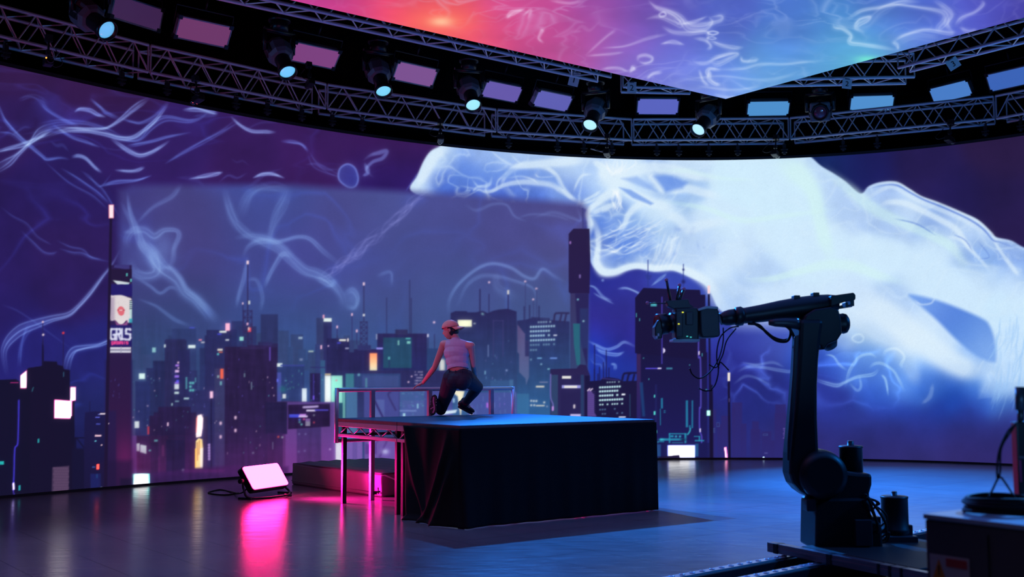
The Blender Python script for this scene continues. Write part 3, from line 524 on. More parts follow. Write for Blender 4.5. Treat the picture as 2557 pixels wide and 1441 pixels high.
    p.rect(1266.5,724.5,1271.5,735,(220,215,210)); p.dot(1221.5,705,1.8,PINKW); p.dot(1311.5,703,1.8,PINKW); p.dot(1339.5,721,1.8,PINKW); p.dot(1331.5,748,1.8,PINKW)
    for x in (1232,1256): p.line(x,800,x,890,.9,(70,62,120),.6)
    p.line(1232,801,1256,801,.9,(70,62,120),.6); win(p, R, 1200, 850, 1285, 1030, 16, [(100,150,190),(120,110,180)], (1.5,2.5), (2,7), (.3,.7)); p.line(1219,862,1219,890,1.4,(110,130,180)); p.rect(1210,926,1213,935,(120,170,200)); p.dot(1265,925,1.8,(130,150,200))
    p.poly([(1291,801),(1310,799),(1330,794),(1372,799),(1422,803),(1422,1050),(1291,1050)],(42,42,92),.9,1,(46,98,146))
    for x,y0 in ((1309,766),(1322.5,763),(1346,765)): p.line(x,y0,x,800,2,(42,40,88))
    for x,y0 in ((1340,722),(1332,750),(1312,705)): p.line(x,y0,x,800,.8,(54,54,106),.7)
    for q in ([(1383,803),(1386,785),(1394,782),(1420,782)],[(1398,803),(1402,786)],[(1410,803),(1414,785)]): p.curve(q, 2.6, (46,40,84), 1, 0, 0, mode='mix')
    p.line(1328,793,1371,796,1.6,(44,42,90)); p.line(1371,796,1371,803,1.6,(44,42,90))
    p.poly([(1292,810),(1311,834),(1311,880),(1321,891),(1321,941),(1314,962),(1312,945),(1296,929),(1296,884),(1292,879)],(92,78,126),1,1,(84,104,148)); b(1311,850,1321,(52,52,102),None,890)
    pr = {0:[3,4,5,6,7.5],1:range(10),2:range(8),3:[0,1,2,3,4,5,7],4:range(10),5:[0,1,2,3,5,6,7,9],6:[0,1,2],7:[0]}
    for r_, cs in pr.items():
        for c_ in cs: p.dot(1325.8+c_*6.4, (805.5,816.5,827.7,838.8,850.3,861.7,874.2,898)[r_]-c_*.25, 1.5+.25*R.random(), (185,225,235) if r_ < 5 else (140,190,210), .95 if 0 < r_ < 5 else .6, 1.9)
    p.rect(1382,835.5,1391,839,(205,210,225)); p.rect(1373.5,893,1391,896,(120,160,235)); p.rect(1341.5,893,1353,896,(120,180,220)); p.dot(1351.5,909.5,1.4,(140,190,215)); p.rect(1367,920,1373,923,(130,200,210)); p.rect(1338,963.5,1359,967.5,(222,215,195)); p.rect(1347,953,1368,956,(110,120,160))
    for x,y in ((1326.5,1001),(1333,1001.5),(1339.5,1001.5),(1359,1005),(1326.5,1012),(1334,1012)): p.dot(x,y,1.7,(215,220,215))
    p.rect(1338,1011.5,1360,1014.5,(222,215,195)); p.dot(1366,1015,1.3,(150,160,190)); p.rect(1290,983,1321,1040,(60,120,160),1,.6); p.rect(1224,950,1282,1000,(62,100,150),1,.5); p.rect(1272,948,1282,992,(76,120,160),1,.5)
    # things seen through the railing
    p.rect(846,968,864,1150,(36,70,100)); p.rect(864,968,892,1150,(70,110,150)); p.rect(909,970,1130,1045,(70,74,142)); p.rect(996,968,1060,1045,(66,92,146)); p.rect(1004,1000,1060,1045,(76,92,150)); p.rect(936,998,960,1045,(84,96,158))
    p.curve([(928,984),(940,1010),(956,1042)], 3, (50,40,98), 1, 0, 0, mode='mix'); p.curve([(975,978),(970,988),(988,1024)], 2.4, (56,50,108), 1, 0, 0, mode='mix'); p.line(997,974,997,1042,2.4,(60,60,120)); win(p, R, 1000, 976, 1062, 1038, 40, [(90,140,170),(96,100,170)], (2,8), (1,5), (.3,.7)); p.rect(1041,1008,1045,1020,(140,190,205)); p.rect(1006,1032,1012,1040,(170,215,220))
    p.rect(998,1024,1040,1028,(110,130,180)); p.poly([(1128,978),(1138,975),(1160,977),(1155,995),(1152,1030),(1150,1045),(1146,1015),(1143,990)],(222,216,190),1.2); p.poly([(1101,1030),(1108,1027),(1142,1023),(1138,1031),(1104,1036)],(205,220,225),1.2); p.dot(1133,1000,1.8,(150,190,215),1,5)
    p.rect(1168,980,1290,1040,(70,84,150)); win(p, R, 1168, 985, 1288, 1036, 24, [(110,130,190),(150,110,210),(90,130,180)], (1.2,2.5), (4,16), (.3,.7)); p.rect(1174,1024,1180,1037,(235,215,225)); p.dot(1217,1012,1.6,(190,110,215),1,6)
    # front: billboard wall, signs
    p.rect(811,938,826,1005,(216,220,216)); p.rect(811,933,826,937,(190,170,130)); p.rect(827,938,855,1006,(150,205,190)); p.rect(833,975,845,1004,(120,180,170)); p.dot(840,950,1.5,(225,110,130)); p.rect(754,970,766,1003,(206,216,222)); p.rect(705.5,984,714,995,(210,215,215))
    p.rect(856,968,862,1100,(140,210,190),.8,.7)
    p.poly([(669,1004),(712,1002),(845,1005),(845,1200),(669,1200)],(64,40,92),1,1,(104,50,120)); p.poly([(713,1004),(845,1004),(845,1200),(713,1200)],(86,60,128),1,1,(128,66,150)); p.rect(741,1066,802,1200,(66,48,108),1,1,(84,46,110)); p.rect(663,1004,717,1084,(34,26,64)); p.rect(669,1082,706,1200,(44,28,72),1,1,(66,32,84)); p.rect(832,1004,841,1200,(118,82,150),1,.6)
    p.poly([(719,1011),(824,1008),(824,1065),(719,1072)],(38,22,60),.9)
    p.curve([(758,1017),(780,1016),(793,1015)], 3, (200,180,225), .95, 0, 0, mode='mix'); p.rect(765,1023,788,1027.5,(222,214,235)); p.rect(786,1022.5,820,1026,(90,80,210),1,1,(70,60,180)); p.rect(722,1035,764,1038.5,(80,90,230),1,1,None); p.rect(748,1034,764,1038,(190,130,210)); p.rect(722,1039,748,1042.5,(70,80,220)); p.rect(746,1038,768,1042,(225,205,235))
    for j in range(5):
        for i in range(4): p.rect(763+i*3,1046+j*3.7,765.4+i*3,1048.6+j*3.7,(190,150,220) if j < 2 else (225,225,235),.6,.9)
    for x,y,c in ((748,1048,(90,140,230)),(759,1047,(225,80,150)),(748,1054,(90,170,170)),(753,1060,(110,210,200)),(784,1055,(190,60,90)),(784,1037,(120,120,140)),(695,1091,(240,90,70)),(705,1092,(170,180,190)),(824,1122,(190,150,210)),(632,1131,(120,140,160)),(747,1084,(110,100,160)),(763,1084,(110,100,160)),(746,1128,(110,100,160)),(761,1126,(110,100,160))): p.dot(x,y,1.7,c,.9)
    p.rect(680,1104,682,1122,(110,120,150)); p.rect(838,1104,854,1160,(205,205,210))
    p.rect(864,1096,905,1160,(124,94,165)); p.rect(880,1098,892,1160,(106,82,150)); p.rect(910,1096,1010,1160,(112,84,156)); p.rect(912,1107,940,1134,(94,62,138)); p.line(968,1096,948,1142,3,(90,60,130)); p.line(948,1096,938,1108,2,(90,60,130)); p.blob(962,1128,8,6,(190,190,215),.9); p.blob(925,1106,4,3,(210,190,220),.9)
    # left lower blocks
    b(395,1016,476,(38,26,66)); p.rect(384,1030,490,1260,(38,26,66)); b(373,1038,400,(40,26,66)); p.rect(326,1088,342,1200,(88,62,130),1,1,(78,52,120)); b(341,1088,462,(46,26,66),(84,30,84)); b(415,1098,462,(32,24,62),(44,26,66)); p.rect(395,1140,397,1190,(120,40,110)); p.rect(420,1090,462,1096,(36,26,64)); b(462,1050,490,(40,26,66),(76,30,84)); b(376,1105,396,(40,26,66),(62,26,70)); p.rect(404,1112,410,1140,(80,36,84))
    p.poly([(341,1107.5),(348.5,1107),(348.5,1127),(341,1126)],(206,226,220)); p.poly([(350,1110),(365.5,1113),(365.5,1133.5),(350,1129)],(206,226,220)); p.rect(371,1123,377,1127,(100,170,175)); p.rect(385,1098,394,1103,(90,150,160)); p.rect(336,1052,348.5,1069,(205,215,215)); p.rect(368,1065,372.5,1085,(190,60,80)); p.rect(347,932.5,362,946.5,(210,232,225)); p.dot(457,1176,2.4,(160,150,190),.9,4); p.line(348.5,1052,348.5,1090,1.2,(50,40,90))
    p.rect(417,1055,421,1064,PINKW)
    for y,h,c,x0 in ((903,5,PINKW,443),(910,5,(170,120,225),438),(917,4,PINKW,444),(924,6,(225,190,230),437),(937,6,(150,110,220),436),(949,5,(90,90,230),440),(954,4,(140,100,215),436),(959,13,(205,210,215),435.5),(978,6,(190,210,210),435.5),(1000,4,(110,140,160),437)): p.rect(x0,y,447,y+h,c)
    for k in range(6): p.dot(465.5,944+k*5,1.4,(90,180,185))
    for x,y in ((475.5,956.5),(482,956.5),(475.5,965.5),(475.5,974.5),(482,974.5)): p.dot(x,y,2.3,(100,200,195))
    p.rect(487,943,489.5,955,(80,150,165)); p.rect(459,993,472,997.5,(170,200,205)); p.rect(428,1007,431,1013,(180,220,220)); p.rect(550,921,558,946,(245,105,75),1,.95); p.rect(549,952,554,962,(110,170,180)); p.rect(542,937,548,944,(120,150,160))
    p.rect(470,861.5,488,869.5,(216,230,226)); p.rect(548,826,565.5,831,(220,230,222)); p.rect(563,807,574,826,(250,185,205)); p.rect(543,833,553,836,(70,70,220)); p.rect(563,847,572,851,(200,205,215)); p.rect(543,871,556,876,(225,215,200)); p.rect(546,878,556,881,(200,100,80)); p.rect(542,882,547,887,(90,190,195)); p.rect(496,847,504,851,(225,130,160)); p.rect(502,853,511,857,(180,180,195)); p.rect(380,868,389,880,(140,190,195)); p.rect(409.5,860,414,868,(200,215,220)); p.rect(473,817,486,820,(70,80,190))
    win(p, R, 330, 930, 560, 1080, 46, [TEAL, (110,110,210), (90,140,160), PINKW], (1.2,2.6), (1.5,4), (.35,.85)); win(p, R, 770, 920, 830, 1000, 10, [TEAL, VIO], (1.2,2.4), (2,4))
    p.poly([(493,1037),(503,1034.5),(507.5,1044),(506,1070),(503,1090),(490,1093),(489,1085),(492,1060)],(236,218,216),1); p.poly([(490,1045),(493,1037),(491,1080),(489,1080)],(240,120,110),.8); p.poly([(489,1101),(496,1094),(505,1097),(507,1120),(506,1170),(487,1170)],(226,205,140),1); p.poly([(487,1120),(491,1120),(490,1168),(487,1168)],(250,200,90),.8); p.poly([(500,1120),(507,1118),(506,1168),(500,1168)],(226,226,212),.8); p.line(493,1105,493,1150,1.2,(150,100,60)); p.line(498,1100,497,1135,1.2,(150,100,60)); p.rect(520,1108,525,1150,(150,130,190)); b(508,1040,519,(44,36,74),(52,36,84))
    for k in range(6): p.rect(519,1109+k*7,525,1113+k*7,(190,160,215),.6,.8)
    p.line(527.6,990,527.6,1188,2.2,(28,22,58)); p.rect(524,977,532,994.5,(246,200,222),1); p.rect(525,1189,530.5,1195,(90,110,150),.5); p.rect(526.5,1190.5,529,1193.5,(36,30,76),.5)
    p.poly([(330,1185),(470,1172),(560,1164),(720,1165),(720,1260),(330,1260)],(58,26,82),6,.9,(30,24,60)); p.rect(460,1172,560,1180,(92,34,100),4,.5); p.blob(330,1150,60,40,(110,36,100),.4); p.blob(655,1160,130,60,(120,40,120),.35)
    # glitching sign at the foot of the screen
    p.rect(330,1183,373,1218,(190,250,235),1.4); p.rect(347,1186,362,1216,(250,215,225),2); p.rect(331,1204,372,1220,(252,225,238),4,.8)
    for k in range(12): p.rect(329+2*(k % 2),1184+k*2.8,333,1186+k*2.8,(30,200,180),.6); p.rect(370,1184+k*2.8,374-2*(k % 2),1186+k*2.8,(80,210,195),.6)
def outer_city(p):
    R = np.random.default_rng(9); K = (22,18,46)
    # advertising column across the left border of the inner picture
    p.rect(274,662,329,1260,(42,28,78),1.2,.96,(52,26,72)); p.rect(262,900,330,1260,(34,30,84),5,.8,(54,30,84)); p.poly([(285,668),(323,674),(323,662),(285,662)],(60,54,120),1)
    p.rect(276,672,329,706,(36,24,60)); p.poly([(282,700),(300,702),(324,706),(320,712),(306,716),(294,711)],(205,215,222),1.4); p.poly([(300,713),(320,709),(312,716)],(60,170,200),1.2); p.rect(276,710,330,740,(36,28,104)); p.rect(315,682,319,690,(80,170,170)); p.rect(325,696,329,704,(90,180,180))
    p.poly(smooth([(274,742),(282,738),(302,737),(318,742),(329,749),(329,780),(328,800),(320,806),(316,800),(308,808),(302,810),(296,808),(288,800),(275,796)], 5, True),(222,212,214),1.4); p.rect(274,742,286,800,(160,140,170),5,.7); p.rect(324,752,329,800,(180,215,215),2); p.rect(322,796,330,806,(60,160,180),2)
    for k in range(5): p.rect(323,750+k*5,330,752+k*5,(40,40,70),.7)
    p.poly(smooth([(293,774),(297,767),(302,765),(308,768),(311,775),(309,785),(302,788.5),(296,784)], 5, True),(222,108,120),1); p.line(294,774.5,311,774.5,1.6,(180,70,90)); p.rect(298,773.5,306,776,(235,205,205)); p.poly([(286,799),(294,808),(302,811),(311,808),(319,800),(318,813),(306,818),(292,814)],(170,90,150),2,.8)
    p.rect(275,812,329,866,(32,26,96),1.2)
    LT = (212,214,232)
    for q, w in (([(287,822),(278,822),(276.5,826),(276.5,844),(279,847),(287,847),(287,836),(283,836)],3.2),([(291,848),(291,822),(299,822),(301,826),(301,831),(299,834),(292,834)],3.2),([(296,835),(301,848)],3.2),([(304.5,822),(304.5,847),(312,847)],3.2),([(325.5,824),(324,822),(315.5,822),(314.5,826),(315,833),(325,835),(325.5,844),(323,848),(314.5,848)],3.2)):
        for a, c in zip(q[:-1], q[1:]): p.line(*a, *c, w, LT)
    for k, ch in enumerate('genesis'):
        x = 279+k*6.1; PK = (236,70,140)
        if ch == 'i': p.line(x+1.5,853,x+1.5,859,1.8,PK)
        else:
            p.line(x,853.5,x+3.4,853.5,1.4,PK); p.line(x,859,x+3.4,859,1.4,PK); p.line(x,853.5,x,859 if ch != 's' else 856,1.4,PK); p.line(x+3.4,853.5 if ch != 's' else 856,x+3.4,859 if ch != 'e' else 856,1.4,PK)
            if ch in 'es': p.line(x,856.2,x+3.4,856.2,1.3,PK)
            if ch == 'g': p.line(x+3.4,859,x+1,861.5,1.4,PK)
    p.rect(275,867,327,881,(198,196,210),1); p.line(275,874,327,874,1.6,(90,90,120)); p.line(302,867,302,881,1.2,(150,150,170))
    p.rect(272,882,326,1260,(42,26,68),1.5,.9,(58,24,66)); win(p, R, 276, 945, 300, 1000, 8, [(80,80,170)], (1,2), (3,6), (.3,.6)); p.blob(312,1150,26,60,(120,34,100),.55)
    # dark blocks far left
    p.poly([(-20,949),(40,947),(49,952),(49,1300),(-20,1300)],(20,18,46)); p.poly([(49,975),(52,948),(70,919),(104,914),(110,902),(142,903),(144,911),(158,914),(160,922),(174.5,924),(174.5,1000),(186,1000),(186,1300),(49,1300)],K); p.rect(49,960,75,1260,(20,18,44))
    p.poly([(104,914),(105,862),(107,840),(109,862),(110,914)],(24,20,56)); p.line(107,806,107,860,1,(40,34,84)); p.line(158,834,158,915,1,(36,28,74)); p.dot(107,804,1.7,(240,200,215)); p.dot(108,836,1.9,(240,215,225)); p.dot(158,831.5,2,(240,60,70))
    for q in (((51,937),(67,924),(66,970),(51,970)),((175.5,966),(189,966),(189,1001),(175.5,1001)),((135.5,997.5),(180,1001),(179.5,1046),(135,1045))):
        p.poly(q,(240,70,160),1.6); c = np.array(q).mean(0); p.poly([c+(np.array(z)-c)*.92 for z in q],(254,238,246),1)
    p.curve([(47,1000),(46,1060),(44,1108),(37,1122),(35,1180),(33.5,1210)],1.6,(70,60,220),.95,1.5,0,mode='mix'); p.rect(31.5,1206,36,1223,(200,180,250)); p.line(33,1224,36,1240,1.4,(80,60,200)); p.rect(26,954.5,46,957,(150,40,110),1); p.rect(0,1152,10,1160,(40,180,180)); p.rect(94,1096,98,1106,(40,150,160)); p.rect(46,1212,51,1225,(40,160,170)); p.line(80,977,83,968,1.2,(50,110,130)); p.line(159,930,159,940,1.4,(50,90,120))
    p.poly([(131,1167),(173,1163),(171,1229),(129,1232)],(66,50,80),1)
    for r_ in range(9):
        for c_ in range(8): p.dot(135+c_*4.7+(r_ % 2)*2,1170+r_*6.9,1.7,(96,72,104),.8,2.6)
    p.rect(176,1040,186,1110,(20,18,46)); p.rect(178,1092,240,1095,(20,18,48)); p.line(192,1095,210,1118,2.4,(20,18,48)); p.line(188,1095,188,1130,3,(20,18,48)); p.rect(180,1120,230,1260,(22,20,52),4)
    p.poly([(210,1100),(211,1045),(213,1030),(240,1027),(262,1030),(262,1260),(210,1260)],(28,26,72),1.,1,(26,22,58)); p.line(224,1003,224,1030,1.2,(30,28,72)); p.rect(262,1026,290,1260,(36,28,76),4,.8,(40,24,66))
    for q in ((250,1032,264,1035,(245,225,235)),(238,1041,249,1043,(110,120,250)),(240,1058,250,1060,(90,100,220)),(267,1056.5,273,1059,(240,215,230)),(237,1086,253,1090,(245,200,215)),(236,1100,241,1103,(110,210,230)),(252,1110,255,1113,(230,190,200)),(241,1159,248,1172,(250,70,60)),(240,1184,244,1194,(50,160,190)),(230,1165,238,1168,(60,90,160)),(250,1216,254,1220,(200,240,235)),(245,1034,250,1036,(120,130,230))): p.rect(*q)
    p.rect(226,1183,252,1222,(30,36,100),1,.8); p.rect(252,1150,330,1260,(32,22,60),10,.6); p.rect(300,1195,330,1260,(30,22,54),5,.8)
    # lamp mast
    p.poly([(274,540),(280.5,540),(267,1260),(258,1260)],(30,20,52),1); p.rect(271.5,511,284,545,(255,120,150),1.4); p.rect(273,512,283,544,(254,232,240),1)
    # tower across the right border
    p.poly([(1420,584),(1432,571),(1472,571),(1474,640),(1472,733),(1424,733),(1420,729)],(40,28,68),1.,.97,(38,26,70)); p.poly([(1424,733),(1470,733),(1468,930),(1424,930)],(56,50,96),1.2,.95,(52,66,112)); p.poly([(1436,733),(1470,733),(1466,920),(1440,810)],(38,32,84),2,.8); p.poly([(1431,808),(1449,808),(1449,912),(1440,912),(1433,860)],(40,104,124),1.4,.9); p.rect(1448,770,1468,870,(44,58,112),3,.6); p.line(1455,520,1456,571,1.4,(60,60,120)); p.dot(1443,748,1.8,(110,170,190)); p.dot(1457,802,1.8,(130,170,190)); p.dot(1424,606,1.4,(150,110,190),1,3); p.dot(1448,690,1.4,(120,100,170),1,4)
    p.poly([(1374,922),(1440,920),(1448,910),(1464,912),(1474,940),(1474,1060),(1374,1060)],(42,34,80),1,1,(44,40,90)); p.rect(1376,936,1393,1060,(48,70,108),1,.9); p.curve([(1375,935),(1375,990),(1381,1010),(1380,1025)],1.4,(120,110,190),.8,0,0,mode='mix'); p.dot(1380.5,1020,1.7,(190,140,220),1,5); p.rect(1400,936,1450,1060,(40,34,82)); p.rect(1403.5,939,1426,945.5,(228,226,222),1.2); p.rect(1403,962,1450,969.5,(150,150,220),1.2); p.rect(1409,963,1441,969,(225,222,218),1); p.dot(1434,1015,1.7,(210,200,210),1,4.4); p.rect(1450,936,1458,1060,(40,60,104),1,.9); p.rect(1424,1034,1450,1041,(190,180,225),1.4)
    p.poly([(1472,952),(1500,950),(1504,944),(1520,942),(1545,946),(1553,952),(1592,951),(1592,1060),(1460,1060),(1460,938),(1472,938)],(27,22,62),.9)
    for x,y0 in ((1484.7,862),(1497,917),(1514,875),(1520.5,919),(1484,922),(1507,905),(1493,934)): p.line(x,y0,x,952,1.3,(28,24,70))
    for q in ([(1553,952),(1557,936),(1564,932),(1592,931)],[(1566,952),(1570,936),(1574,933)],[(1580,952),(1584,936)]): p.curve(q, 3, (26,22,62), 1, 0, 0, mode='mix')
    p.line(1503,945,1544,949,1.4,(60,50,120))
    p.poly([(1467,974),(1472,972),(1484,986),(1484,1030),(1490,1040),(1467,1040)],(92,70,142),1)
    for k in range(12): p.line(1467,978+k*5,1486,978+k*5,.8,(70,56,120),.6)
    for k in range(6): p.dot(1468+k*2.2,975-(k % 3)*2,1,(220,200,225))
    PR = {0:[3,4,5,6,7.7],1:range(9),2:range(8),3:[0,1,2,3,4,5,7],4:range(10),5:[0,1,3,5,6,7,9],6:[0,1,2,6],7:[7,9,1,2]}
    for r_, cs in PR.items():
        for c_ in cs: p.dot(1498.6+c_*6.1,(955.8,967.6,977.7,988.4,999.5,1010.6,1023,1034)[r_]-c_*.3,1.3+.5*(0 < r_ < 5),(205,248,250) if r_ < 6 else (120,170,210),1 if 0 < r_ < 6 else .6)
    p.rect(1552,983,1561,987,(235,240,250)); p.rect(1545,1040,1562,1043,(220,225,250)); p.line(1573,985,1573,1040,1.2,(60,120,150),.5)
    # dark tower behind the camera arm
    p.rect(1590,880,1766,1160,(26,22,64),1.2,1,(30,28,92)); p.poly([(1586,744),(1606.5,719),(1748,724),(1749.5,736),(1761,736),(1764,900),(1586,882)],(26,20,60)); p.rect(1590,884,1600,1050,(66,40,88),1.5,.8,(44,36,104)); p.poly([(1597,955),(1605,955),(1611,1040),(1604,1040)],(30,66,122),2,.8); p.rect(1636,960,1640,1147,(36,40,104),1.4,.6)
    p.line(1653,742,1653,908,1.4,(80,70,200),.9); p.poly([(1656,868),(1661,873),(1661,878),(1656,883)],(225,215,255)); p.curve([(1744.5,850),(1744.5,892),(1749,900),(1750,1010),(1747,1020),(1747,1070),(1752,1090),(1752,1106)],1.4,(90,80,200),.9,0,0,mode='mix'); p.rect(1744,877,1747,886,(240,225,255)); p.rect(1747,1070,1750,1079,(225,215,255)); p.rect(1612,919,1652,921.5,(90,80,220)); p.rect(1642,918.5,1651,921.5,(235,225,255)); p.rect(1664,918,1679,922.5,(60,120,150))
    p.line(1618,650,1618,719,1.1,(46,56,140)); [p.line(1612+k,687+k*3,1626-k,689+k*3,1,(46,56,140)) for k in range(4)]; p.line(1706.5,660,1706.5,724,1.1,(46,56,140)); p.dot(1706.5,673.5,1.9,(36,44,120)); p.dot(1706.5,703.5,4,(36,40,110))
    for q in ((1632,755,1635,763),(1588,782,1590,792),(1596,795,1598,802),(1625,757,1640,765),(1606,893,1608,896),(1619,945,1621,949),(1752,882,1754,890),(1721,910,1723,913),(1762,972,1765,975)): p.rect(*q,(80,190,200),.8,.8)
    for q in ((1633,986,1636,993),(1632.5,1027,1636.5,1036),(1636,1075,1640,1082)): p.rect(*q,(90,225,215))
    C2 = (36,120,160)
    for q in ((1712.5,1000,1718,1067),(1727,1000,1730.5,1069),(1721,1062,1724,1070),(1650.5,994,1655,1020),(1648,1021,1650,1062),(1657,1025,1662,1027),(1657,1029,1662,1031)): p.rect(*q,C2,.8,.95)
    for q in ((1670,1082,1673.5,1108),(1709,1082,1714,1108),(1670,1082,1714,1084.5),(1674,1087,1682,1092),(1648,1095,1712,1100),(1733,1089,1748,1091),(1745,1089,1748,1102),(1735,1099,1758,1102),(1642,1102,1658,1104),(1642,1102,1644,1135),(1678,1105,1706,1107)): p.rect(*q,(40,150,180),.8,.85)
    for x in (1688,1698): p.blob(x,1090,2.6,2.6,(60,180,205),1)
    p.blob(1652,1098,6,2.6,(60,190,210),1); p.blob(1706,1098,6,3.4,(20,30,70),1); p.curve([(1724,1070),(1722,1078),(1717,1085)],1.6,(50,180,200),.9,0,0,mode='mix'); p.rect(1636,1106,1771,1150,(26,26,80),1,.75); p.rect(1640,1110,1650,1140,(40,90,150),1,.7); p.rect(1736,1108,1744,1140,(36,90,140),1,.8)
    p.rect(1667,1111.5,1735.5,1143,(120,130,250),1.2); p.poly([(1669,1113),(1734.5,1113),(1734.5,1142),(1669,1142)],(252,250,254),1,1,(250,246,252)); p.poly([(1716,1113),(1734.5,1113),(1734.5,1142),(1722,1142)],(170,190,250),4,.7)
    for k in range(7): p.rect(1672+k*6,1116+(k % 3)*2,1676+k*6,1130,(225,225,250),1,.7)
    p.poly([(1643,1146),(1645,1141),(1697,1136),(1698,1150),(1643,1150)],(28,20,56)); p.rect(1675,1146,1680,1148.5,(240,225,230),.6); p.rect(1699,1146,1708,1148.5,(110,230,220),.6); p.rect(1643,1144,1645,1149,(60,170,170),.6)
    SI = (45,38,106)
    for x0,y0,x1 in ((1776,1023,1788),(1801,1038,1818),(1828,1005,1853),(1850,1058,1864),(1878,1052,1895),(1874,1072,1899),(1902,1078,1926),(1936,1010,1962),(1934,1032,1964),(1827,1018,1836),(1924,1100,1934),(1790,1060,1803)): p.rect(x0,y0,x1,1160,SI,1.2,.85,(44,42,116))
    for q in ((1905,1083,1917,1088),(1782,1069,1786,1081),(1789,1055,1797,1066)): p.poly([(q[0],q[1]),(q[2],q[1]),(q[2],q[3]),(q[0],q[3])],(70,110,170),.7,.6); p.rect(q[0]+1.2,q[1]+1.2,q[2]-1.2,q[3]-1.2,SI,.6)
    for k in range(7): p.rect(1955+(k % 3),1069+k*4,1962,1071+k*4,(130,110,190),.6,.7)
    p.rect(1905,1141,1908.5,1145.5,(190,225,245)); p.rect(1909,1130,1917,1133,(90,90,160),.8,.7)
    p.poly([(1767.5,735),(1772.5,735),(1775.5,960),(1780,962),(1781.5,1160),(1772,1160),(1770.5,985)],(22,16,48),1); p.rect(1767,713,1773,733,(255,215,220),1); p.rect(1765,1025,1773.5,1038,(175,255,230),1.4); p.poly([(1817,960),(1818.5,953),(1822.5,953),(1825,1160),(1819,1160)],(22,16,46),1.2); p.rect(1820,995,1822,1004,(80,70,120),.7); p.rect(1817.2,930.5,1823,951.5,(255,240,225),1)
    p.poly([(1808.5,1117),(1814,1116),(1817.5,1147),(1812,1147)],(255,120,185),1); p.line(1810,1119,1813,1146,1.6,(255,200,220))

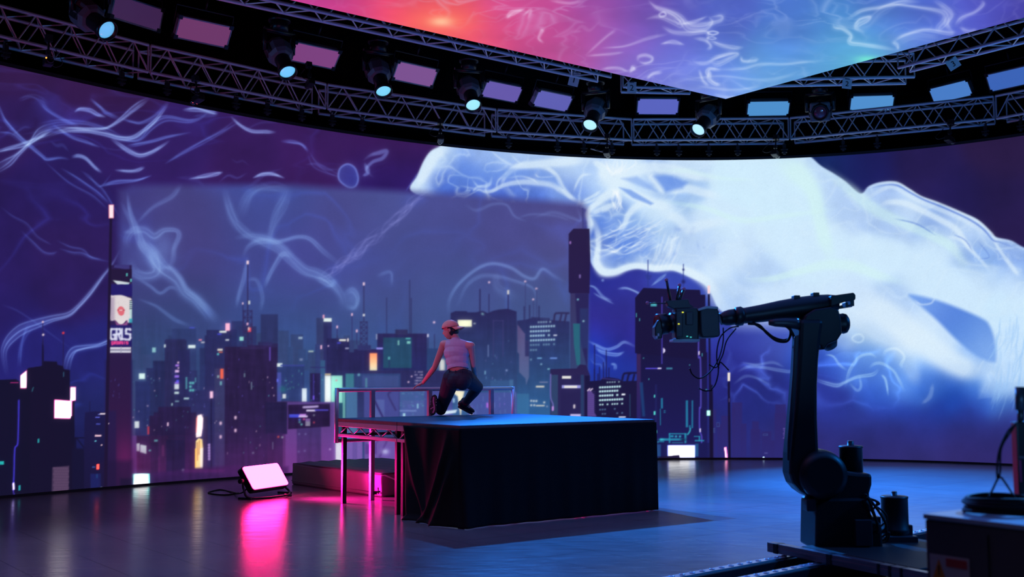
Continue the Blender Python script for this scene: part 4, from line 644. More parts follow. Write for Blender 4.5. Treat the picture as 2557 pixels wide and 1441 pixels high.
def paint_ceiling():
    ox, oy, w, h = 500, -760, 2360, 1024
    F = [(1100,50,255,120,105),(1040,45,250,88,95),(1160,60,250,90,100),(1100,90,248,82,98),(1110,15,240,80,105),(980,40,235,75,105),(1220,80,232,78,115),(850,20,195,62,138),(760,-10,190,58,140),(900,50,215,66,120),(1000,-60,205,65,130),(800,-150,170,60,140),(1100,-200,175,62,145),
      (1280,60,205,72,130),(1250,20,205,75,140),(1350,100,195,72,135),(1330,30,190,72,145),(1420,90,172,66,140),(1400,130,182,75,140),(1480,140,160,80,160),(1480,60,160,72,155),(1520,20,145,72,160),(1560,100,135,82,175),(1560,160,122,98,192),(1620,60,110,82,182),(1640,180,108,112,208),(1600,10,115,72,170),(1700,120,96,100,200),(1700,40,84,84,185),
      (1720,210,112,130,222),(1780,235,120,142,230),(1800,180,88,125,215),(1800,100,80,104,200),(1820,30,74,92,190),(1860,220,108,158,228),(1900,160,84,146,214),(1950,200,92,160,222),(1960,100,72,122,205),(1980,40,70,110,200),(2050,70,66,128,200),(2060,150,88,160,220),(2120,130,82,170,215),(2170,148,100,212,205),(2150,100,70,130,205),
      (2200,60,72,110,200),(2230,120,88,138,218),(2300,100,82,120,214),(2320,40,72,96,196),(2400,40,80,92,196),(2480,30,74,76,182),(2557,20,66,58,160),(2450,0,74,70,180),(2560,40,62,54,150),(2200,-100,70,90,190),(1700,-200,100,72,170),(2500,-200,70,60,170),(1300,-300,170,62,150),(2000,-400,80,80,185),(800,-500,160,55,140)]
    f = field(F, 46, w, h, 8, ox, oy); f *= (.9+.2*fbm(h, w, 120, 51, 4, 50)[..., None])
    f += (np.array([.85, .88, 1.])-f)*(np.maximum(ridge(h, w, 190, 55, 62, 70, 8.), .6*ridge(h, w, 120, 57, 40, 50, 9.))*np.clip(fbm(h, w, 240, 59, 2, 80)-.18, 0, 1))[..., None]*.5
    p = Pic(f, ox, oy); p.blob(1102, 54, 70, 26, (255,120,90), .7); p.blob(1102, 54, 26, 11, (255,190,150), .95); p.blob(2165, 148, 26, 8, (120,255,205), .6)
    Wc = (205, 215, 255)
    for pts, wd, al in [
      ([(1618,0),(1640,20),(1680,38),(1700,60),(1650,42),(1610,48)],[2,4,6,8,5,2],.55),([(1630,12),(1665,25),(1698,42),(1720,70),(1760,72),(1778,55),(1768,40)],[2,4,6,8,7,4,2],.5),([(1697,48),(1735,62),(1795,52),(1800,40),(1770,45)],[3,5,6,5,3],.5),
      ([(1652,65),(1680,80),(1720,82),(1765,80),(1765,110)],[3,5,6,4,2],.45),([(1730,95),(1760,100),(1775,115),(1765,125)],[2,4,4,2],.5),([(1770,100),(1800,112),(1830,120),(1858,118)],[3,4,5,2],.5),([(1738,110),(1742,128)],[2,3],.4),
      ([(1728,155),(1760,158),(1790,145),(1835,133)],[3,3,3,2],.4),([(1773,150),(1790,160),(1815,150),(1842,135),(1820,134),(1790,142),(1773,150)],[4,5,5,4,4,4,4],.42),([(1745,172),(1755,200),(1770,215)],[2,4,2],.45),([(1775,190),(1768,180),(1775,172),(1800,175)],[4,5,4,3],.6),([(1772,178),(1770,195),(1785,208),(1800,213)],[4,5,4,2],.6),([(1775,174),(1850,172),(1900,160),(1960,160),(2010,155),(2060,152)],[3,3,3,3,3,2],.35),
      ([(1850,140),(1855,152),(1880,152),(1895,148)],[2,4,3,2],.5),([(1700,60),(1730,55),(1768,40)],[2,3,2],.45),([(1700,200),(1800,190),(1900,200),(2000,185)],[3,3,3,2],.2),([(1740,215),(1830,225),(1900,215)],[2,3,2],.25),([(1780,235),(1815,243),(1840,240)],[2,3,2],.3),
      ([(1265,46),(1280,32),(1312,22)],[3,5,2],.7),([(1305,40),(1325,25),(1318,50)],[2,3,2],.35),([(1345,85),(1355,75),(1345,95),(1358,108)],[2,4,3,2],.45),([(1268,62),(1300,64)],[2,2],.3),([(1540,72),(1510,95),(1460,140)],[3,3,1],.25),([(1370,0),(1420,8),(1460,0)],[3,4,2],.3),
      ([(1593,155),(1595,142),(1612,138),(1628,144),(1625,154),(1608,158),(1594,152)],[3,3,3,3,3,3,3],.55),([(1572,182),(1582,170),(1578,178)],[2,5,2],.7),([(1500,172),(1540,170),(1572,180)],[2,3,2],.35),([(1614,198),(1630,185),(1655,180)],[2,4,2],.5),([(1648,110),(1680,105),(1710,112)],[2,4,2],.5),([(1500,120),(1560,115),(1620,95),(1670,85)],[2,2,3,2],.3),([(1460,140),(1520,135),(1560,130)],[2,3,1],.3),
      ([(2082,58),(2085,68),(2105,72),(2125,88),(2123,105),(2150,110),(2200,118),(2245,127)],[4,6,5,4,5,4,4,2],.6),([(2075,72),(2100,70)],[2,3],.4),([(2082,52),(2110,50)],[2,3],.5),([(2115,50),(2150,28),(2200,18),(2250,4),(2300,5)],[3,4,5,5,3],.5),([(2140,80),(2140,62),(2165,48),(2170,42),(2145,50),(2138,70),(2160,82)],[3,6,6,4,5,5,2],.5),([(2180,25),(2230,12),(2290,18),(2350,30),(2360,50),(2345,70),(2352,78)],[2,3,4,6,8,7,3],.45),
      ([(2330,0),(2360,20),(2375,38),(2365,60),(2380,82)],[4,6,8,8,3],.5),([(2450,0),(2455,12),(2435,30),(2400,45),(2385,65)],[3,4,4,5,4],.45),([(2228,105),(2260,88),(2310,74),(2370,82),(2385,80)],[3,4,4,5,3],.5),([(2228,105),(2240,112),(2243,125)],[4,4,3],.5),([(2240,108),(2290,90),(2350,95)],[10,16,8],.22),([(2395,68),(2420,78),(2440,74)],[2,5,2],.4)]:
        p.curve(pts, [max(1, w_*.6) for w_ in wd], Wc, al*.5, 3, taper=1); strand(p, pts, [w_*1.6 for w_ in wd], Wc, al*.4, 2, 2); p.curve(pts, [w_*2.6 for w_ in wd], Wc, al*.2, 4)
    p.curve([(1768,82),(1780,78),(1793,82),(1780,87)], 3, Wc, .5, 2, closed=True, taper=0); p.curve([(1766,95),(1778,92),(1788,96),(1778,98)], 2, Wc, .4, 2, closed=True, taper=0); p.curve([(1647,35),(1658,30),(1662,38),(1650,42)], 3, Wc, .4, 2, closed=True, taper=0)
    for k in range(24):
        x = rng.uniform(560, 2800); y = rng.uniform(-700, 220); L = rng.uniform(30, 130); a = rng.uniform(-.45, .45)
        if rng.random() < .25: y = rng.uniform(150, 245); x = rng.uniform(1700, 2060)
        p.curve([(x+L*t, y+L*a*t+rng.uniform(-10, 10)) for t in (0, .3, .6, 1)], [1, rng.uniform(2, 9), 1], Wc, rng.uniform(.04, .13), 5)
    for k in range(90):
        x = rng.uniform(600, 2600); y = rng.uniform(-600, 240); p.blob(x, y, rng.uniform(20, 60), rng.uniform(3, 10), Wc, rng.uniform(.02, .08), rng.uniform(-.4, .4), 'add')
    return np.clip(p.a, 0, 1), ox, oy
PINKC = (1., .015, .19); PINKS = 40.
SPOTW = 10500.; CPINK = 1.5; CBLUE = 1.3
# ---------------------------------------------------------------- the curved screen
WC = [19.6251, 8.0362, -8.7504, -12.8617, 1.8213]; WH = 5.654
def wall_r(ph): return sum(c*ph**i for i, c in enumerate(WC))
def wall_pt(ph, z=0., k=1., d=0.):
    r = wall_r(ph)*k-d; return V((r*math.sin(ph), r*math.cos(ph), z))
def screen_mat(name):
    m = bpy.data.materials.new(name); m.use_nodes = True; nt = m.node_tree; b = nt.nodes['Principled BSDF']
    a = nt.nodes.new('ShaderNodeAttribute'); a.attribute_name = 'picture'
    b.inputs['Base Color'].default_value = (.004, .004, .005, 1); b.inputs['Roughness'].default_value = .6; b.inputs['Specular IOR Level'].default_value = .2
    nt.links.new(a.outputs['Color'], b.inputs['Emission Color']); b.inputs['Emission Strength'].default_value = 1.
    return m
def s2l(a): return np.where(a <= .04045, a/12.92, ((a+.055)/1.055)**2.4)
def sample(img, q, ox=0, oy=0):
    h, w = img.shape[:2]; x = np.clip(q[..., 0]-ox-.5, 0, w-1.001); y = np.clip(q[..., 1]-oy-.5, 0, h-1.001)
    i = y.astype(int); j = x.astype(int); fy = (y-i)[..., None]; fx = (x-j)[..., None]
    return (img[i, j]*(1-fx)+img[i, j+1]*fx)*(1-fy)+(img[i+1, j]*(1-fx)+img[i+1, j+1]*fx)*fy
def grid_mesh(name, P, colr, m):
    nr, nc = P.shape[:2]; me = bpy.data.meshes.new(name); nv = nr*nc; nf = (nr-1)*(nc-1)
    me.vertices.add(nv); me.vertices.foreach_set('co', P.reshape(-1).astype(np.float32))
    idx = np.arange(nv).reshape(nr, nc); quads = np.stack([idx[:-1, :-1], idx[:-1, 1:], idx[1:, 1:], idx[1:, :-1]], -1).reshape(-1, 4)
    me.loops.add(nf*4); me.loops.foreach_set('vertex_index', quads.reshape(-1).astype(np.int32))
    me.polygons.add(nf); me.polygons.foreach_set('loop_start', np.arange(0, nf*4, 4, dtype=np.int32))
    me.update(calc_edges=True)
    at = me.attributes.new('picture', 'FLOAT_COLOR', 'POINT'); at.data.foreach_set('color', np.concatenate([colr.reshape(-1, 3), np.ones((nv, 1))], 1).astype(np.float32).reshape(-1))
    me.materials.append(m); me.validate(); return me
PH0, PH1 = -.56, .56
def build_screen():
    nc, nr = NCOL, NROW
    ph = np.linspace(PH0, PH1, nc); r = sum(c*ph**i for i, c in enumerate(WC)); z = np.linspace(.035, WH, nr)
    P = np.zeros((nr, nc, 3)); P[..., 0] = (r*np.sin(ph))[None]; P[..., 1] = (r*np.cos(ph))[None]; P[..., 2] = z[:, None]
    q, _ = project(P); img = s2l(paint_wall())
    for x0, y0, x1, y1, k in BOOST:
        v = img[y0:y1, x0:x1]; l = v.max(-1, keepdims=True); v *= 1+(k-1)*np.clip((l-.35)/.3, 0, 1)
    c = sample(img, q)
    t = thing('led_screen', 'tall curved screen showing white plasma clouds over a neon night city', 'screen', wall_pt(0))
    m = screen_mat('screen_picture'); m.cycles.emission_sampling = 'NONE'
    P -= np.array(wall_pt(0)); o = obj('display', grid_mesh('display', P, c, m), m, t)
    base = MB(); top = MB(); bk = MB(); N = 60
    for i in range(N):
        a, b = PH0+(PH1-PH0)*i/N, PH0+(PH1-PH0)*(i+1)/N
        for z0, z1, d0, d1, mb in ((0, .034, .012, -.1, base), (WH+.002, WH+.05, .006, -.14, top), (.0, WH+.02, -.02, -.14, bk)):
            vs = [wall_pt(a, z0, 1, d0), wall_pt(b, z0, 1, d0), wall_pt(b, z0, 1, d1), wall_pt(a, z0, 1, d1), wall_pt(a, z1, 1, d0), wall_pt(b, z1, 1, d0), wall_pt(b, z1, 1, d1), wall_pt(a, z1, 1, d1)]
            mb.add(vs, [(0,1,5,4),(1,2,6,5),(2,3,7,6),(3,0,4,7),(4,5,6,7),(3,2,1,0)])
    obj('base_trim', base, 'black', t); obj('top_rail', top, 'black', t); obj('back_panel', bk, 'black', t)
NCOL, NROW = 1600, 520
BOOST = [(1664,1108,1738,1146,1.9), (1806,1112,1820,1150,2.5), (326,1180,376,1222,2.), (130,995,184,1048,2.2), (48,920,70,972,1.6), (172,962,192,1004,1.6), (484,1030,510,1172,1.25), (238,1155,250,1174,3.), (1764,1022,1775,1040,1.6), (1900,1138,1910,1147,3.), (28,1204,40,1226,3.)]
build_screen()
# ---------------------------------------------------------------- the ceiling screen
CZ = 5.85
C0 = at_z(1812, 247, CZ); E1 = (at_z(720, -3, CZ)-C0); E2 = (at_z(2557, 43, CZ)-C0); E1.z = E2.z = 0; E1.normalize(); E2.normalize()
E2 = (E2-E1*E2.dot(E1)*.5).normalized(); E1 = (E1-E2*E1.dot(E2)).normalized()
L1, L2 = 10.5, 9.5
def build_ceiling_screen():
    n1, n2 = 640, 580
    u = np.linspace(0, 1, n1)**1.25*L1; v = np.linspace(0, 1, n2)**1.25*L2
    P = np.array(C0)[None, None]+u[None, :, None]*np.array(E1)+v[:, None, None]*np.array(E2)
    q, d = project(P); img, ox, oy = paint_ceiling(); img = s2l(img)
    q[d < 3] = (1300, -600); c = sample(img, q, ox, oy)
    off = np.clip((-60-q[..., 1])/200, 0, 1)[..., None]; off[d < 3] = 1; lf = np.clip((1500-q[..., 0:1])/500, 0, 1); c = c*(1-off)+off*(np.array(lin((150,112,178)))*CPINK*lf+np.array(lin((60,110,215)))*CBLUE*(1-lf))  # out-of-view part recoloured and brightened as added light on floor and person
    t = thing('led_overhead_screen', 'flat overhead screen glowing pink at left and blue at right', 'screen', C0)
    m = screen_mat('ceiling_picture'); m.cycles.emission_sampling = 'NONE'
    obj('display', grid_mesh('ceiling_display', P-np.array(C0), c, m), m, t)
    mb = MB(); a, b = C0+V((0, 0, .004)), V((0, 0, .12)); e = .012
    p = [a-E1*e-E2*e, a+E1*(L1+e)-E2*e, a+E1*(L1+e)+E2*(L2+e), a-E1*e+E2*(L2+e)]
    mb.prism([x+b/2 for x in p], b); obj('rim_frame', mb, 'black', t)
build_ceiling_screen()
# ---------------------------------------------------------------- setting
fl = bpy.data.materials.new('studio_floor'); fl.use_nodes = True; nt = fl.node_tree; b = nt.nodes['Principled BSDF']
tc = nt.nodes.new('ShaderNodeTexCoord'); n1 = nt.nodes.new('ShaderNodeTexNoise'); n1.inputs['Scale'].default_value = .55; n1.inputs['Detail'].default_value = 8; n1.inputs['Roughness'].default_value = .62
n2 = nt.nodes.new('ShaderNodeTexNoise'); n2.inputs['Scale'].default_value = 3.; n2.inputs['Detail'].default_value = 6
mp = nt.nodes.new('ShaderNodeMapping'); mp.inputs['Scale'].default_value = (1, 5, 1); mp.inputs['Rotation'].default_value = (0, 0, .35)
nt.links.new(tc.outputs['Object'], n1.inputs['Vector']); nt.links.new(tc.outputs['Object'], mp.inputs['Vector']); nt.links.new(mp.outputs['Vector'], n2.inputs['Vector'])
cr_ = nt.nodes.new('ShaderNodeValToRGB'); cr_.color_ramp.elements[0].position = .3; cr_.color_ramp.elements[1].position = .72
cr_.color_ramp.elements[0].color = (.12, .12, .13, 1); cr_.color_ramp.elements[1].color = (.19, .19, .2, 1); nt.links.new(n1.outputs['Fac'], cr_.inputs['Fac'])
br = nt.nodes.new('ShaderNodeTexBrick'); br.inputs['Scale'].default_value = .42; br.inputs['Mortar Size'].default_value = .0016; br.inputs['Color1'].default_value = br.inputs['Color2'].default_value = (1, 1, 1, 1); br.inputs['Mortar'].default_value = (.25, .25, .25, 1); br.offset = 0.
mp2 = nt.nodes.new('ShaderNodeMapping'); mp2.inputs['Rotation'].default_value = (0, 0, .9); nt.links.new(tc.outputs['Object'], mp2.inputs['Vector']); nt.links.new(mp2.outputs['Vector'], br.inputs['Vector'])
mx = nt.nodes.new('ShaderNodeMix'); mx.data_type = 'RGBA'; mx.blend_type = 'MULTIPLY'; mx.inputs[0].default_value = 1.; nt.links.new(cr_.outputs['Color'], mx.inputs[6]); nt.links.new(br.outputs['Color'], mx.inputs[7]); nt.links.new(mx.outputs[2], b.inputs['Base Color'])
mr = nt.nodes.new('ShaderNodeMapRange'); mr.inputs['From Min'].default_value = .3; mr.inputs['From Max'].default_value = .7; mr.inputs['To Min'].default_value = .19; mr.inputs['To Max'].default_value = .27; nt.links.new(n2.outputs['Fac'], mr.inputs['Value']); nt.links.new(mr.outputs['Result'], b.inputs['Roughness'])
bp = nt.nodes.new('ShaderNodeBump'); bp.inputs['Strength'].default_value = .06; bp.inputs['Distance'].default_value = .01; nt.links.new(n2.outputs['Fac'], bp.inputs['Height']); nt.links.new(bp.outputs['Normal'], b.inputs['Normal'])
X0, X1, Y0, Y1, ZC = -15., 17., -6., 24., 9.5
struct('floor', MB().box(((X0+X1)/2, (Y0+Y1)/2, -.1), (X1-X0, Y1-Y0, .2)), fl)
struct('ceiling', MB().box(((X0+X1)/2, (Y0+Y1)/2, ZC+.1), (X1-X0, Y1-Y0, .2)), 'drape')
struct('wall_back', MB().box(((X0+X1)/2, Y1+.1, ZC/2), (X1-X0, .2, ZC)), 'drape')
struct('wall_front', MB().box(((X0+X1)/2, Y0-.1, ZC/2), (X1-X0, .2, ZC)), 'drape')
struct('wall_left', MB().box((X0-.1, (Y0+Y1)/2, ZC/2), (.2, Y1-Y0, ZC)), 'drape')
struct('wall_right', MB().box((X1+.1, (Y0+Y1)/2, ZC/2), (.2, Y1-Y0, ZC)), 'drape')
# ---------------------------------------------------------------- trusses
TUBE = MB().tube([(0, 0, 0), (0, 0, 1)], 1., 12).mesh('truss_tube', M['alu'])
def rod(name, a, b, r, parent, me=None):
    o = bpy.data.objects.new(name, me or TUBE); COL.objects.link(o); o.parent = parent
    d = b-a; q = V((0, 0, 1)).rotation_difference(d.normalized())
    o.matrix_local = wmat(parent).inverted()@(Matrix.Translation(a)@q.to_matrix().to_4x4()@Matrix.Diagonal((r, r, d.length, 1)))
    return o
def truss(a, b, side, size, label, group, step=.5, ends=(1, 1), rc=.025, rb=.0105):
    # a, b: front bottom chord ends; side: direction to the back chords
    t = thing('hanging_truss', label, 'truss', (a+b)/2, group)
    d = (b-a); L = d.length; d.normalize(); up = V((0, 0, size)); sd = side.normalized()*size
    cor = [V((0, 0, 0)), sd, sd+up, up]
    for c in cor: rod('chord', a+c, b+c, rc, t)
    n = max(2, round(L/step)); n += n % 2
    for f in range(4):
        c0, c1 = cor[f], cor[(f+1) % 4]
        for i in range(n):
            p, q = a+d*(L*i/n), a+d*(L*(i+1)/n)
            k = (i+f) % 2
            rod('brace', p+(c1 if k else c0), q+(c0 if k else c1), rb, t)
    for e, P in ((ends[0], a), (ends[1], b)):
        if not e: continue
        for f in (1, 3): rod('brace', P+cor[f], P+cor[(f+1) % 4], rb*1.3, t)
    return t
kx = [-150, 372, 815, 1240, 1580, 1972, 2486, 2800]
def ph_at(px):  # angle of the wall point seen in this column near the top edge
    ph = np.linspace(-.7, .7, 2800); r = sum(c*ph**i for i, c in enumerate(WC)); q, d = project(np.stack([r*np.sin(ph), r*np.cos(ph), ph*0+6.0], -1))
    return float(np.interp(px, q[:, 0], ph))
kp = [ph_at(x) for x in kx]; TZ = 5.99
TL = ['truss ring segment at the far upper left of the stage', 'truss ring segment between the two leftmost lit spotlights', 'truss ring segment under the spotlight beside the fourth light panel', 'truss ring segment over the left end of the white plasma', 'truss ring segment over the middle of the white plasma',
      'truss ring segment above the right end of the white plasma with teal sheen', 'truss ring segment at the far upper right of the picture']
for i in range(len(kx)-1):
    p, q = kp[i], kp[i+1]; a, b_ = wall_pt(p, TZ, 1, .16), wall_pt(q, TZ, 1, .16)
    side = V((-(b_-a).y, (b_-a).x, 0)); d = (b_-a).normalized()
    truss(a+d*.02, b_-d*.02, side, .4, TL[i], 'truss ring above the curved screen', .26)
# inner trusses beside the ceiling screen
TZ2 = CZ+.16
a0 = at_z(1492, 203, TZ2); b0 = at_z(527, 4, TZ2); dd = E1
truss(a0, a0+dd*max(6.2, (b0-a0).dot(dd)+1.2), E2*1., .3, 'straight truss running along the pink edge of the overhead screen', 'inner trusses', .26, (1, 1), .024, .009)
a1 = at_z(2272, 178, TZ2); truss(a1, a1+E2*5.2, E1*1., .3, 'straight truss along the right edge of the overhead screen', 'inner trusses', .26, (1, 1), .024, .009)
a2 = at_z(2262, 208, CZ+.15); a3 = at_z(1840, 214, CZ+.15)
truss(a2, V((a3.x, a2.y+.15, a2.z)), V((.0, -1, 0)), .36, 'short truss behind the right side of the overhead screen tip', 'inner trusses', .26, (1, 1), .024, .009)
a4 = at_z(1556, 217, CZ+.15); truss(a4, V((a4.x+1.1, a4.y+.1, a4.z)), V((0, 1, 0)), .3, 'short truss stub left of the overhead screen tip', 'inner trusses', .26, (1, 1), .022, .009)
# numbered placards hanging from the trusses
def placard(px0, py0, px1, py1, dist_y, num, label, tilt=0., yaw=0.):
    c = at_y((px0+px1)/2, (py0+py1)/2, dist_y); k = dist_y/FPX; w, h = abs(px1-px0)*k, abs(py1-py0)*k
    R = Matrix.Rotation(yaw, 4, 'Z')@Matrix.Rotation(tilt, 4, 'Y')
    t = thing('hanging_sign', label, 'sign', mtx=Matrix.Translation(c)@R, group='numbered truss signs'); W = wmat(t)
    obj('sheet', MB().box((0, 0, 0), (w, .004, h)), 'paper', t, world=False)
    obj('tape', MB().box((0, -.004, h*.47), (w*.5, .004, h*.1)), 'plastic_grey', t, world=False)
    text_mesh('number', num, h*.72, 'ink', W@Matrix.Translation((0, -.005, -h*.05))@Matrix.Rotation(math.pi/2, 4, 'X'), t)
Yt = a0.y
placard(1421, 178, 1447, 216, Yt-.12, '1', 'white placard numbered 1 at the end of the long left truss', .25)
placard(1566, 204, 1589, 234, a4.y-.1, '2', 'white placard numbered 2 left of the overhead screen tip', .04)
placard(2103, 196, 2127, 222, a2.y-.5, '2', 'white placard numbered 2 right of the overhead screen tip', .12)
placard(2364, 145, 2396, 173, a1.y-.9, '3', 'tilted blue-lit placard numbered 3 on the right truss', -.55)
# ---------------------------------------------------------------- light panels
PAN = [((290,-28),(404,18),(392,84),(274,56),(62,36,78)), ((447,37),(579,66),(568,120),(433,90),(112,56,104)), ((736,101),(852,124),(832,172),(718,148),(128,66,128)), ((992,149),(1093,171),(1077,219),(976,196),(128,82,146)),
       ((1213,197),(1308,214),(1286,258),(1198,237),(106,92,176)), ((1343,221),(1432,237),(1412,280),(1325,261),(98,98,184)), ((1590,243),(1697,244),(1693,286),(1588,285),(94,104,198)), ((1866,249),(1975,248),(1968,288),(1862,289),(82,150,214)),
       ((2123,236),(2235,234),(2229,274),(2118,278),(84,150,216)), ((2317,219),(2415,192),(2434,237),(2338,262),(76,130,208)), ((2459,180),(2575,158),(2590,210),(2477,230),(62,104,190))]
PLAB = ['dim purple light panel at the top left beside the cyan-lensed lamp', 'dim mauve light panel second from the left', 'mauve light panel third from the left, beside a lit spotlight', 'pale mauve light panel fourth from the left, between two spotlights', 'lavender light panel fifth from the left, just right of a spotlight', 'lavender light panel sixth from the left, under the 1 placard',
        'lavender light panel under the left 2 placard', 'bright blue light panel just right of the overhead screen tip', 'bright blue light panel under the right 2 placard', 'tilted blue light panel below the 3 placard', 'blue light panel cut by the right edge of the picture']
pw, phh = .86, .36
pproto = None
PFR = .034
def panel_parts(t):
    fr = MB(); w, h = pw/2, phh/2
    for s in (-1, 1):
        fr.box((s*(w-PFR/3), 0, 0), (PFR*.66, phh, .10)); fr.box((0, s*(h-PFR/3), 0), (pw, PFR*.66, .10))
    obj('frame', fr, 'alu_dull', t, .004, False)
    for sx in (-1, 1):
        for sy in (-1, 1): obj('corner_guard', MB().box((sx*(w-.02), sy*(h-.02), .0), (.07, .07, .116)), 'steel_dark', t, .006, False)
    obj('back_shell', MB().box((0, 0, -.05), (pw*.94, phh*.9, .1)).box((0, .02, -.13), (.4, .22, .08)), 'plastic', t, .01, False)
    y = MB().tube([(-w-.03, 0, -.02), (-w-.03, h+.12, -.1), (w+.03, h+.12, -.1), (w+.03, 0, -.02)], .014, 8); y.tube([(0, h+.12, -.1), (0, h+.3, -.12)], .016, 8)
    obj('yoke', y, 'steel_dark', t, 0, False)
for i, (tl, tr, br_, bl, colr) in enumerate(PAN):
    cx = sum(p[0] for p in (tl, tr, br_, bl))/4; cy = sum(p[1] for p in (tl, tr, br_, bl))/4
    wpx = math.hypot(tr[0]-tl[0], tr[1]-tl[1]); d = .86*FPX/max(wpx, 1)
    ph = ph_at(cx); d = min(d*.98, wall_r(ph)-1.0) if i < 7 else wall_r(ph)-1.6
    r = ray(cx, cy); c = CAM+r*(d/math.hypot(r.x, r.y))
    # orientation: two in-plane axes whose projections match the pictured edges
    best = None
    for yaw in np.linspace(-.95, .95, 39):
        for tilt in np.linspace(.15, 1.25, 23):
            nrm = V((math.sin(yaw)*math.cos(tilt), -math.cos(yaw)*math.cos(tilt), -math.sin(tilt))); xa = V((math.cos(yaw), math.sin(yaw), 0)); ya = nrm.cross(xa)
            sc = 1.
            pts = np.array([c-xa*pw/2+ya*phh/2, c+xa*pw/2+ya*phh/2, c+xa*pw/2-ya*phh/2, c-xa*pw/2-ya*phh/2]); q, _ = project(pts)
            T = np.array([tl, tr, br_, bl], float); qc = q-q.mean(0); Tc = T-T.mean(0); s = (qc*Tc).sum()/(qc*qc).sum(); e = ((qc*s-Tc)**2).sum()
            if best is None or e < best[0]: best = (e, xa, ya, nrm, s)
    e, xa, ya, nrm, s = best
    c = CAM+(c-CAM)/s
    Mx = frame(xa, ya, nrm, c)
    if pproto is None:
        t = thing('stage_light_panel', PLAB[0], 'light panel', mtx=Mx, group='light panels along the truss ring'); panel_parts(t); pproto = t
    else: t = dup(pproto, Mx, PLAB[i])
    pm = mat('panel_diffuser', (60,60,66), .5, emit=lin(colr), es=.9)
    if i == 0: obj('diffuser', MB().box((0, 0, .035), (pw-PFR*1.2, phh-PFR*1.2, .02)), pm, t, 0, False)
    else:
        for ch in t.children:
            if ch.name.startswith('diffuser'): ch.data = ch.data.copy(); ch.data.materials[0] = pm
# ---------------------------------------------------------------- moving spotlights
SPT = [((205,30),(264,73),(90,175,225),'spotlight at the top left whose cyan lens overlaps the first light panel'), ((688,110),(717,177),(95,190,235),'lit spotlight between the second and third light panels'), ((938,158),(957,225),(110,205,230),'lit spotlight between the third and fourth light panels'), ((1168,212),(1181,260),(150,228,240),'lit spotlight left of the fifth light panel'),
       ((1491,265),(1474,310),(175,235,245),'lit spotlight under the left 2 placard'), ((1775,283),(1745,322),(175,230,250),'lit spotlight under the overhead screen tip'), ((2048,279),(2047,286),None,'dark spotlight facing the camera beside the right bright panel')]
def spot_parts(t, colr):
    hd = MB(); n = 8
    prof = [(.05, -.30), (.15, -.27), (.19, -.16), (.185, .0), (.15, .05), (.115, .07)]
    hd.lathe([(r*1.05, h) for r, h in prof], n=n); hd.sm = [False]*len(hd.f)
    obj('lamp_head', hd, 'plastic_grey' if colr else 'steel_dark', t, .008, False)
    for s in (-1, 1): obj('side_vent', MB().box((s*.178, 0, -.09), (.03, .16, .16)), 'steel_dark', t, .006, False)
    ln = .34 if colr else .12
    obj('barrel', MB().lathe([(.112, .05), (.112, ln-.06), (.135, ln-.03), (.138, ln+.05), (.122, ln+.055), (.118, ln)]), 'plastic', t, 0, False)
    lm = mat('spot_lens', (200,220,230), .15, emit=lin(colr), es=1.1, coat=1.) if colr else M['glass_red']
    obj('lens', MB().lathe([(.117, ln+.004), (.1, ln+.018), (.05, ln+.028), (.001, ln+.03)]), lm, t, 0, False)
    R = wmat(t).to_3x3(); up = R.inverted()@V((0, 0, 1)); x = V((1, 0, 0)); zc = V((0, 0, -.1))
    u = (up-x*up.dot(x)).normalized()
    yk = MB()
    for s in (-1, 1): yk.box(zc+x*(s*.225)+u*.12, (.03, .09, .09)).tube([zc+x*(s*.22), zc+x*(s*.23)+u*.3], .035, 8)
    yk.tube([zc-x*.24+u*.31, zc+x*.24+u*.31], .04, 8)
    obj('yoke', yk, 'plastic', t, 0, False)
    bs = MB().tube([zc+u*.31, zc+u*.45], .13, 16); bs.tube([zc+u*.45, zc+u*.5], .16, 16); bs.tube([zc+u*.5, zc+u*.66], .02, 8)
    obj('base', bs, 'plastic', t, 0, False)
    if colr is None: obj('bezel', MB().box((0, 0, .02), (.34, .34, .06)), 'plastic_grey', t, .03, False)
AIM = [(-.2,12.9,1.), (.4,12.6,1.), (3.6,13.4,0), (3.4,9.4,0), (6.4,12.6,0), (5.6,16.,0)]; SPN = 0
for (bx, by), (lx, ly), colr, lab in SPT:
    ph = ph_at(lx); d = wall_r(ph)-1.7
    def pt(px, py, dd): r = ray(px, py); return CAM+r*(dd/math.hypot(r.x, r.y))
    B = pt(bx, by, d); L = pt(lx, ly, d-.36)
    ax = (L-B).normalized(); x = ax.cross(V((0, 0, 1))).normalized(); y = ax.cross(x)
    if colr is None: L = B
    c = L-ax*.34 if colr else B
    t = thing('stage_spotlight', lab, 'spotlight', mtx=frame(x, y, ax, c), group='moving spotlights under the truss'); spot_parts(t, colr)
    if colr:
        ld = bpy.data.lights.new('spot_beam', 'SPOT'); ld.energy = ((480., 300.)[SPN] if SPN < 2 else SPOTW); ld.color = (.012, .21, .9) if SPN > 1 else (.004, .3, .8); ld.spot_size = (.85, .85)[SPN] if SPN < 2 else .95; ld.spot_blend = 1.; ld.shadow_soft_size = .08
        lo = bpy.data.objects.new('spot_beam', ld); COL.objects.link(lo)
        tgt = V(AIM[SPN]); SPN += 1; src = L+ax*.12; q = (tgt-src).to_track_quat('-Z', 'Y'); lo.matrix_world = Matrix.Translation(src)@q.to_matrix().to_4x4()
